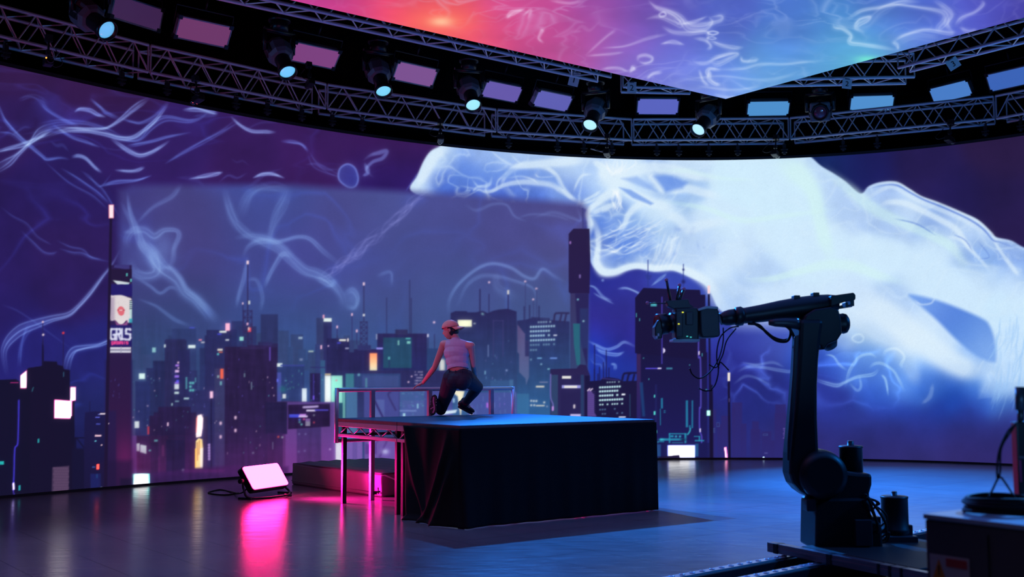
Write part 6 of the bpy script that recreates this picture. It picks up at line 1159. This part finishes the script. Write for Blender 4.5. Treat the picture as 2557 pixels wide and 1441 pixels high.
# cable coil and pole on the cabinet
cc_ = at_z(2500, 1262, bz+.034)
cm = MB()
for i in range(6):
    r = .15-.008*(i % 3); cm.tube([cc_+V((r*math.cos(a)*1.05, r*math.sin(a), (i*.011)-.022+.004*math.sin(a*2+i))) for a in [2*math.pi*j/36 for j in range(36)]], .008, 7, closed=True)
cm.tube(bez([cc_+V((.02, -.1, .04)), cc_+V((.0, -.02, .12)), at_y(2490, 1190, cc_.y), at_y(2494, 1130, cc_.y), at_y(2515, 1080, cc_.y), at_y(2537, 1058, cc_.y+.02)]), .005, 7)
cm.tube(bez([cc_+V((-.08, -.06, .04)), cc_+V((-.02, .0, .1)), at_y(2497, 1180, cc_.y), at_y(2500, 1120, cc_.y), at_y(2526, 1075, cc_.y), at_y(2538, 1056, cc_.y+.02)]), .005, 7)
tag(obj('cable_coil', cm, 'cable'), 'coil of black cable resting on top of the grey cabinet', 'cable')
pb = at_z(2556, 1268, bz)
t = thing('control_stand', 'dark post with a metal connector on top, cut by the right picture edge', 'stand', pb); ky = pb.y/FPX
zt_ = at_y(2556, 1052, pb.y).z
obj('post', MB().box(pb+V((0, 0, (zt_-bz)/2)), (.062, .06, zt_-bz)), 'plastic', t, .006)
obj('pink_tape', MB().box(at_y(2541, 1175, pb.y)+V((0, 0, 0)), (.006, .062, .1)), 'pink_tape', t)
obj('connector', MB().tube([at_y(2549, 1052, pb.y), at_y(2549, 1020, pb.y)], .016, 10).tube([at_y(2549, 1024, pb.y), at_y(2548, 966, pb.y)], .024, 12), 'robot_grey', t)
obj('collar', MB().box(at_y(2556, 1140, pb.y), (.068, .068, .012)), 'beam_alu', t, .002)
# ---------------------------------------------------------------- the dancer
def organic(name, mb, vox, it, m, fac=.5):
    me = mb.mesh(name); me.name = name; o = bpy.data.objects.new(name, me); COL.objects.link(o)
    r = o.modifiers.new('r', 'REMESH'); r.mode = 'VOXEL'; r.voxel_size = vox
    s = o.modifiers.new('s', 'SMOOTH'); s.factor = fac; s.iterations = it
    dg = bpy.context.evaluated_depsgraph_get(); dg.update(); n = bpy.data.meshes.new_from_object(o.evaluated_get(dg))
    COL.objects.unlink(o); bpy.data.objects.remove(o)
    n.polygons.foreach_set('use_smooth', [True]*len(n.polygons)); n.materials.clear(); n.materials.append(M[m]); n.name = name; return n
def limb(mb, pts, n=14, sub=4):
    P = [V(p) for p, r in pts]; R = [r for p, r in pts]; Q = []; S = []
    for i in range(len(P)-1):
        for k in range(sub):
            f = k/sub; Q.append(P[i].lerp(P[i+1], f)); S.append(R[i]*(1-f)+R[i+1]*f)
    Q.append(P[-1]); S.append(R[-1])
    mb.tube(Q, S, n)
    for p, r in pts: mb.ball(p, r, 12)
G = 1.0345
J = {}
J['hipc'] = at_y(1145, 944, 13.52); J['waist'] = at_y(1143, 921, 13.55); J['chest'] = at_y(1140, 882, 13.6); J['neck'] = at_y(1138, 846, 13.62); J['head'] = at_y(1124, 822, 13.64)
J['sl'] = at_y(1108, 860, 13.66); J['sr'] = at_y(1176, 864, 13.56)
J['el'] = at_y(1085, 918, 13.74); J['wl'] = at_y(1056, 958, 13.98)+V((0, 0, .010))
J['er'] = at_y(1182, 914, 13.62); J['wr'] = at_y(1189, 952, 13.88)
J['hl'] = at_y(1128, 944, 13.54); J['hr'] = at_y(1162, 944, 13.54)
tl_ = at_z(1079, 1040.5, G); tr_ = at_z(1172, 1036.5, G)
J['al'] = V((at_y(1084, 1000, tl_.y).x, tl_.y+.07, G+.185)); kl = at_y(1101, 1024, tl_.y+.42); J['kl'] = V((kl.x, kl.y, G+.076))
J['kr'] = at_y(1193, 966, 13.93); J['ar'] = at_y(1163, 1006, tr_.y-.02)
person = thing('person', 'person in a white sleeveless top, dark jeans and backward cap crouching on the stage', 'person', V((J['hipc'].x, J['hipc'].y, G)))
def xyz(a, b, f): return J[a].lerp(J[b], f)
body = MB()
# torso
side = (J['sr']-J['sl']).normalized(); spine = (J['neck']-J['hipc']).normalized(); fw = spine.cross(side)*-1
if fw.y < 0: fw = -fw
RB = Matrix((side, fw, side.cross(fw))).transposed()
def torso(mb, g=0.):
    mb.ball(J['hipc']+V((0, 0, -.01)), (.155+g, .115+g, .10+g), 16, RB)
    mb.ball(J['waist']+V((0, 0, .01)), (.128+g, .092+g, .11+g), 16, RB)
    mb.ball(xyz('waist', 'chest', .5), (.135+g, .098+g, .12+g), 16, RB)
    mb.ball(J['chest'], (.155+g, .108+g, .125+g), 16, RB)
    mb.ball(xyz('chest', 'neck', .45), (.15+g, .088+g, .085+g), 16, RB)
torso(body)
for s in ('l', 'r'): limb(body, [(xyz('chest', 'neck', .6), .07), (J['s'+s], .054)])
limb(body, [(xyz('chest', 'neck', .8), .06), (J['neck'], .05), (xyz('neck', 'head', .6)+V((.012, 0, 0)), .046)])
# arms
limb(body, [(J['sl'], .05), (xyz('sl', 'el', .35), .044), (J['el'], .036), (xyz('el', 'wl', .3), .036), (J['wl'], .023)])
limb(body, [(J['sr'], .05), (xyz('sr', 'er', .35), .043), (J['er'], .036), (xyz('er', 'wr', .3), .035), (J['wr'], .023)])
# hands
def hand(mb, wrist, fwd, down, s=1., curl=.5, thumb=1):
    fwd = fwd.normalized(); side_ = fwd.cross(down).normalized(); dn = side_.cross(fwd).normalized()
    pl = .085
    mb.ball(wrist+fwd*pl*.55, (.040, .05, .016), 12, Matrix((side_, fwd, dn)).transposed())
    mb.ball(wrist+fwd*pl*.2, (.03, .035, .018), 10, Matrix((side_, fwd, dn)).transposed())
    for i, L in enumerate((.066, .076, .071, .055)):
        b = wrist+fwd*pl*(.98-.05*abs(i-1.3))+side_*(.030-.020*i)*1.; p = b; d = fwd.copy(); pts = [(b, .0092)]
        for k, fr in enumerate((.45, .31, .24)):
            an = curl*(.35+.5*k); d2 = (fwd*math.cos(an)+dn*math.sin(an)+side_*.10*(1.3-i)*.6).normalized(); p = p+d2*L*fr; pts.append((p, .0088-.0008*k))
        limb(mb, pts, 8, 2)
    b = wrist+fwd*.03+side_*thumb*.032; pts = [(b, .011)]; p = b
    for k, L in enumerate((.035, .028)):
        d = (fwd*(.75+.1*k)+side_*thumb*.62*(1-.4*k)+dn*(.35+.2*k)).normalized(); p = p+d*L; pts.append((p, .0098-.001*k))
    limb(mb, pts, 8, 2)
hf = (at_y(1031, 967, 14.02)-J['wl']); hand(body, J['wl'], hf, V((0, .25, -1)), curl=.45, thumb=-1)
hand(body, J['wr'], V((.1, .35, -.8)), V((-.3, .3, -.2)), curl=.8, thumb=1)
# legs (inside the jeans)
LEG = {'l': [(J['hl'], .098), (xyz('hl', 'kl', .35), .086), (xyz('hl', 'kl', .8), .063), (J['kl'], .058), (xyz('kl', 'al', .3), .056), (xyz('kl', 'al', .75), .042), (J['al'], .035)],
       'r': [(J['hr'], .098), (xyz('hr', 'kr', .35), .086), (xyz('hr', 'kr', .8), .063), (J['kr'], .055), (xyz('kr', 'ar', .3), .055), (xyz('kr', 'ar', .75), .040), (J['ar'], .034)]}
for s in 'lr': limb(body, [(p, r*.9) for p, r in LEG[s]])
toe_l = V((tl_.x, tl_.y-.0, G+.03)); toe_r = V((tr_.x+.02, tr_.y+.02, G+.04))
heel_l = J['al']+V((0, -.05, .02)); heel_r = at_y(1146, 1014, tr_.y-.03)
limb(body, [(J['al'], .034), (J['al'].lerp(toe_l, .6), .034), (toe_l+V((0, .02, .02)), .026)]); limb(body, [(J['ar'], .033), (J['ar'].lerp(toe_r, .6), .032), (toe_r+V((0, 0, .01)), .024)])
# head: turned left, looking a little down
hd = V((-.93, .30, -.20)).normalized(); hs = hd.cross(V((0, 0, 1))).normalized(); hu = hs.cross(hd); HR = Matrix((hd, -hs, hu)).transposed(); H0 = J['head']+V((.004, 0, -.002))
def hp(x, y, z): return H0+HR@V((x, y, z))
body.ball(hp(-.008, 0, .035), (.096, .076, .086), 18, HR); body.ball(hp(.028, 0, -.035), (.066, .058, .082), 16, HR); body.ball(hp(.05, 0, -.088), (.03, .034, .026), 12, HR); body.ball(hp(.066, 0, -.03), (.022, .036, .05), 12, HR)
body.ball(hp(.072, 0, .018), (.022, .046, .016), 12, HR)
limb(body, [(hp(.086, 0, .008), .009), (hp(.104, 0, -.03), .0125), (hp(.09, 0, -.038), .012)], 8, 3)
for s in (-1, 1): body.ball(hp(.098, s*.010, -.033), .008, 8); body.ball(hp(.06, s*.036, -.026), (.02, .018, .022), 10, HR); body.ball(hp(-.012, s*.072, -.018), (.018, .009, .03), 10, HR)
body.ball(hp(.086, 0, -.058), (.009, .02, .0075), 10, HR); body.ball(hp(.083, 0, -.071), (.010, .018, .008), 10, HR)
limb(body, [(hp(-.03, 0, -.05), .05), (J['neck'], .048)])
bo = organic('body', body, .0055, 5, 'skin', .45); bo.transform(wmat(person).inverted()); bobj = obj('body', bo, None, person)
for s in (-1, 1):
    e = obj('eye', MB().ball(hp(.079, s*.030, -.003), .0085, 10), 'white_trim', person); obj('pupil', MB().ball(hp(.0855, s*.0305, -.003), .0042, 8), 'ink', e)
    obj('eyebrow', MB().tube(bez([hp(.092, s*.014, .022), hp(.09, s*.032, .027), hp(.074, s*.05, .02)]), .0035, 6), 'hair', person)
obj('lips', MB().ball(hp(.089, 0, -.0575), (.008, .019, .005), 10, HR).ball(hp(.087, 0, -.0685), (.009, .017, .006), 10, HR), mat('lips', (190,90,96), .45), person)
# jeans
jn = MB()
jn.ball(J['hipc']+V((0, -.01, -.02)), (.172, .128, .115), 18, RB); jn.ball(J['hipc'].lerp(J['waist'], .5)+V((0, 0, .0)), (.156, .115, .075), 16, RB)
for s in 'lr': limb(jn, [(p, r+.012) for p, r in LEG[s]])
for s, o_ in (('l', -.055), ('r', .055)): jn.ball(J['hipc']+side*o_+V((0, -.045, -.045)), (.098, .095, .10), 14)
jm = organic('jeans', jn, .008, 5, 'jeans', .5)
def cut(me, fn):
    bm = bmesh.new(); bm.from_mesh(me); bmesh.ops.delete(bm, geom=[v for v in bm.verts if not fn(v.co)], context='VERTS')
    for k in range(14):
        new = {}
        for v in bm.verts:
            nb = [e.other_vert(v) for e in v.link_edges if e.is_boundary]
            if len(nb) >= 2: new[v] = v.co*.4+(nb[0].co+nb[1].co)*.3
        for v, q in new.items(): v.co = q
    bm.to_mesh(me); bm.free()
wz = J['waist'].lerp(J['hipc'], .30)
cut(jm, lambda c: (c-wz).dot(spine) < .055*(abs((c-wz).dot(side))/.14)**1.3-.015 if (c-wz).dot(fw) < .06 else (c-wz).dot(spine) < .03)
jm.transform(wmat(person).inverted()); jo = obj('jeans', jm, None, person); s_ = jo.modifiers.new('thick', 'SOLIDIFY'); s_.thickness = .008; s_.offset = 0
# belt loops and pocket seams
for f in (-.6, 0, .6):
    b_ = wz+side*.135*f-fw*(.118*(1-.35*f*f))+spine*(.02*abs(f)-.03); obj('belt_loop', MB().box(b_, (.012, .01, .045), RB), 'jeans', jo)
# top
tp = MB(); torso(tp, .012)
for s in ('l', 'r'): limb(tp, [(xyz('chest', 'neck', .62), .082), (xyz('chest', 'neck', .6).lerp(J['s'+s], .62), .060)])
limb(tp, [(xyz('chest', 'neck', .8), .066), (J['neck']+V((0, 0, -.004)), .056)])
tm = organic('top', tp, .007, 5, 'shirt', .5)
hem = J['waist'].lerp(J['chest'], .02)
def keep(c):
    q = c-hem
    if q.dot(spine) < -.015+.012*math.cos(q.dot(side)*14): return False
    if (c-J['neck']).dot(spine) > .012: return False
    for s, sg in (('l', -1), ('r', 1)):
        d = (c-J['s'+s]); 
        if d.dot(side)*sg > -.002 and abs(d.dot(spine)) < .16: return False
        if d.length < .062: return False
    return True
cut(tm, keep)
for v in tm.vertices:   # creases drawn by the pose
    q = v.co-J['chest']; a = q.dot(side); b_ = q.dot(spine)
    w = (math.sin((b_*1.+a*.5)*62+2*math.sin(a*9))+.7*math.sin((b_-a*.7)*41+1))*.0016*max(0, min(1, (.08-b_)*8)); v.co += (v.co-J['chest'].lerp(J['waist'], .5)).normalized()*w
tm.transform(wmat(person).inverted()); to = obj('tank_top', tm, None, person); s_ = to.modifiers.new('thick', 'SOLIDIFY'); s_.thickness = .006; s_.offset = 0
obj('back_seam', MB().tube([J['neck']-fw*.058+V((0, 0, -.03)), xyz('chest', 'neck', .5)-fw*.098, J['chest']-fw*.119], .0025, 6), 'shirt', to)
# hair and cap
hr = MB().ball(hp(-.02, 0, .03), (.092, .081, .082), 16, HR).ball(hp(-.055, 0, -.03), (.05, .066, .06), 14, HR).ball(hp(-.02, -.045, -.05), (.03, .035, .055), 12, HR).ball(hp(-.02, .045, -.04), (.03, .035, .05), 12, HR)
hm = organic('hair', hr, .007, 4, 'hair', .5); cut(hm, lambda c: (c-H0).dot(hd) < .014 and (c-H0).dot(hu) < .06); hm.transform(wmat(person).inverted()); obj('hair', hm, None, person)
cp = MB(); n = 24; rows = 9
CUP = (hu-hd*-.0).normalized(); cmv = []
for i in range(rows+1):
    th = (math.pi/2)*i/rows
    for k in range(n):
        p = 2*math.pi*k/n; x, y = math.cos(p), math.sin(p)
        cmv.append(hp(-.006+x*.106*math.cos(th), y*.087*math.cos(th), .022+.092*math.sin(th)+.008*x*math.cos(th)+.003*math.sin(p*6)*math.cos(th)))
cp.v = cmv
for i in range(rows):
    for k in range(n): cp.f.append((i*n+k, i*n+(k+1) % n, (i+1)*n+(k+1) % n, (i+1)*n+k)); cp.sm.append(True)
co_ = obj('cap', cp, 'cap', person); s_ = co_.modifiers.new('thick', 'SOLIDIFY'); s_.thickness = .005; s_.offset = 1
brm = MB(); nb = 14
for r_ in range(5):
    for k in range(nb+1):
        a = -1.15+2.3*k/nb; rr_ = r_/4; ext = .078*rr_*math.cos(a*.8)
        brm.v.append(hp(-.006-math.cos(a)*.106-ext, math.sin(a)*.087*(1+.05*rr_), .016-.030*rr_-.018*rr_*abs(math.sin(a))**2))
for r_ in range(4):
    for k in range(nb): b_ = r_*(nb+1)+k; brm.f.append((b_, b_+1, b_+nb+2, b_+nb+1)); brm.sm.append(True)
bo_ = obj('cap_brim', brm, 'cap', co_); s_ = bo_.modifiers.new('thick', 'SOLIDIFY'); s_.thickness = .006
obj('cap_strap', MB().tube(bez([hp(.098, -.03, .026), hp(.104, 0, .03), hp(.098, .03, .026)]), .006, 6), 'hair', co_); obj('cap_button', MB().ball(hp(-.006, 0, .117), .007, 8), 'cap', co_)
# shoes
def shoe(heel, toe, up, name='shoe'):
    ax = (toe-heel); L = ax.length; ax.normalize(); up = (up-ax*up.dot(ax)).normalized(); sd = ax.cross(up); Rm = Matrix((ax, sd, up)).transposed()
    def q(x, y, z): return heel+ax*(x*L)+sd*y+up*z
    mb = MB(); mb.ball(q(.14, 0, .045), (.058, .040, .052), 14, Rm); mb.ball(q(.45, 0, .04), (.085, .043, .042), 14, Rm); mb.ball(q(.78, 0, .03), (.068, .048, .032), 14, Rm); limb(mb, [(q(.18, 0, .05), .044), (q(.16, 0, .10), .043)], 12, 3)
    me = organic('shoe', mb, .006, 4, 'shoe', .5); me.transform(wmat(person).inverted()); so = obj('shoe', me, None, person)
    out = [q(x, y*s, -.006) for s, lst in ((1, ((-.04,.0),(.02,.03),(.2,.038),(.45,.034),(.7,.047),(.9,.042),(1.03,.015))), (-1, ((1.03,.015),(.9,.042),(.7,.047),(.45,.034),(.2,.038),(.02,.03)))) for x, y in lst]
    sm2 = obj('sole', MB().prism(out, up*.022), 'shoe', so, .004)
    return so, q, up, sd, ax
s1, q, up_, sd_, ax_ = shoe(V((heel_l.x, heel_l.y+.012, G+.262)), V((toe_l.x, toe_l.y-.005, G+.034)), V((.05, 1, .12)))
def stripe(pts, w): 
    P = [q(x, y, -.0185) for x, y in pts]; mb = MB()
    for a, b_ in zip(P[:-1], P[1:]):
        d = (b_-a).normalized(); c = d.cross(up_).normalized()*w; mb.prism([a-c, b_-c, b_+c, a+c], up_*.004)
    return mb
obj('sole_marking', stripe([(.08, -.004), (.32, -.002), (.60, .018), (.78, .022), (.95, .01)], .009), 'sole', s1, 0, True, 'pink zigzag marking on the shoe sole'); obj('sole_marking', stripe([(.60, .016), (.76, -.028)], .006), 'sole', s1)
for x, y in ((.2,.034),(.35,.036),(.5,.04),(.35,-.034),(.5,-.036)): obj('sole_stud', MB().box(q(x, y, -.018), (.008, .008, .006)), 'white_trim', s1)
s2, q, up_, sd_, ax_ = shoe(heel_r+V((-.004, 0, -.002)), V((toe_r.x+.018, toe_r.y, G+.022)), V((.55, .25, .8)))
obj('side_stripe', MB().tube([q(.35, -.042, .02), q(.6, -.046, .02), q(.85, -.044, .015)], .007, 6), 'white_trim', s2); obj('side_stripe', MB().tube([q(.3, -.041, .045), q(.5, -.043, .05)], .005, 6), 'white_trim', s2)
# ---------------------------------------------------------------- light and view
for nm, loc, tg, colr, en, sz in (('pink_wash', (-4., 1., .8), (-6.3, 13.6, 6.3), (1., .14, .42), 260., .34), ('pink_wash', (-3., 1., .8), (-3.2, 16.5, 6.3), (1., .16, .5), 240., .34), ('blue_wash', (1., 1., .8), (-1.2, 18.6, 6.3), (.2, .36, 1.), 280., .32), ('blue_wash', (2., 1., .8), (2.2, 19.6, 6.3), (.12, .4, 1.), 420., .32), ('blue_wash', (3., 1., .8), (5.2, 19.6, 6.3), (.08, .45, 1.), 480., .32), ('blue_wash', (4., 1., .8), (8.5, 18., 6.3), (.12, .3, 1.), 330., .34),  # out-of-view spots added to brighten the truss ring
    ('blue_side_wash', (-11., 9., 3.5), (-4., 16., 6.3), (.08, .35, 1.), 420., .6), ('blue_side_wash', (-8., 8., 3.5), (-1., 14.5, 5.9), (.1, .4, 1.), 420., .5), ('blue_side_wash', (11., 9., 3.5), (5., 15., 5.9), (.1, .4, 1.), 420., .6), ('floor_wash', (-8., 5., 7.5), (-3.2, 10., 0.), (.5, .42, 1.), 1500., .6), ('work_light', (.2, -1.5, 2.6), (2.3, 4.7, .6), (1., .72, .62), 30., .2), ('cabinet_spot', (6.5, 9.5, 5.2), (2.3, 4.75, .9), (.06, .32, 1.), 5000., .2), ('floor_spot', (9.5, 8., 5.5), (3., 9.4, 0.), (.008, .2, .8), 2200., .9), ('pink_key', (-6.5, 5.5, 5.), (-.75, 13.6, 1.7), (1., .13, .38), 800., .12)):  # more unseen spots, added to brighten trusses, floor, cabinet and person
    l = bpy.data.lights.new(nm, 'SPOT'); l.energy = en; l.color = colr; l.spot_size = sz*(1.6 if nm[5:] == 'wash' else .8) if nm != 'pink_key' else .2; l.spot_blend = .9; l.shadow_soft_size = .15; o = bpy.data.objects.new(nm, l); COL.objects.link(o)
    o.matrix_world = Matrix.Translation(V(loc))@(V(tg)-V(loc)).to_track_quat('-Z', 'Y').to_matrix().to_4x4()
l = bpy.data.lights.new('pink_panel_beam', 'SPOT'); l.energy = 3000.; l.color = (1., .006, .3); l.spot_size = 1.; l.spot_blend = 1.; l.shadow_soft_size = .2; o = bpy.data.objects.new('pink_panel_beam', l); COL.objects.link(o)
src = pc+nrm*.06; o.matrix_world = Matrix.Translation(src)@(at_z(930, 1215, .18)-src).to_track_quat('-Z', 'Y').to_matrix().to_4x4()
wld = bpy.data.worlds.new('world'); SC.world = wld; wld.use_nodes = True
wld.node_tree.nodes['Background'].inputs[0].default_value = (.35, .4, .8, 1); wld.node_tree.nodes['Background'].inputs[1].default_value = .004
vs = SC.view_settings; vs.view_transform = 'Standard'; vs.look = 'None'; vs.exposure = 0.; vs.gamma = 1.; vs.use_curve_mapping = False
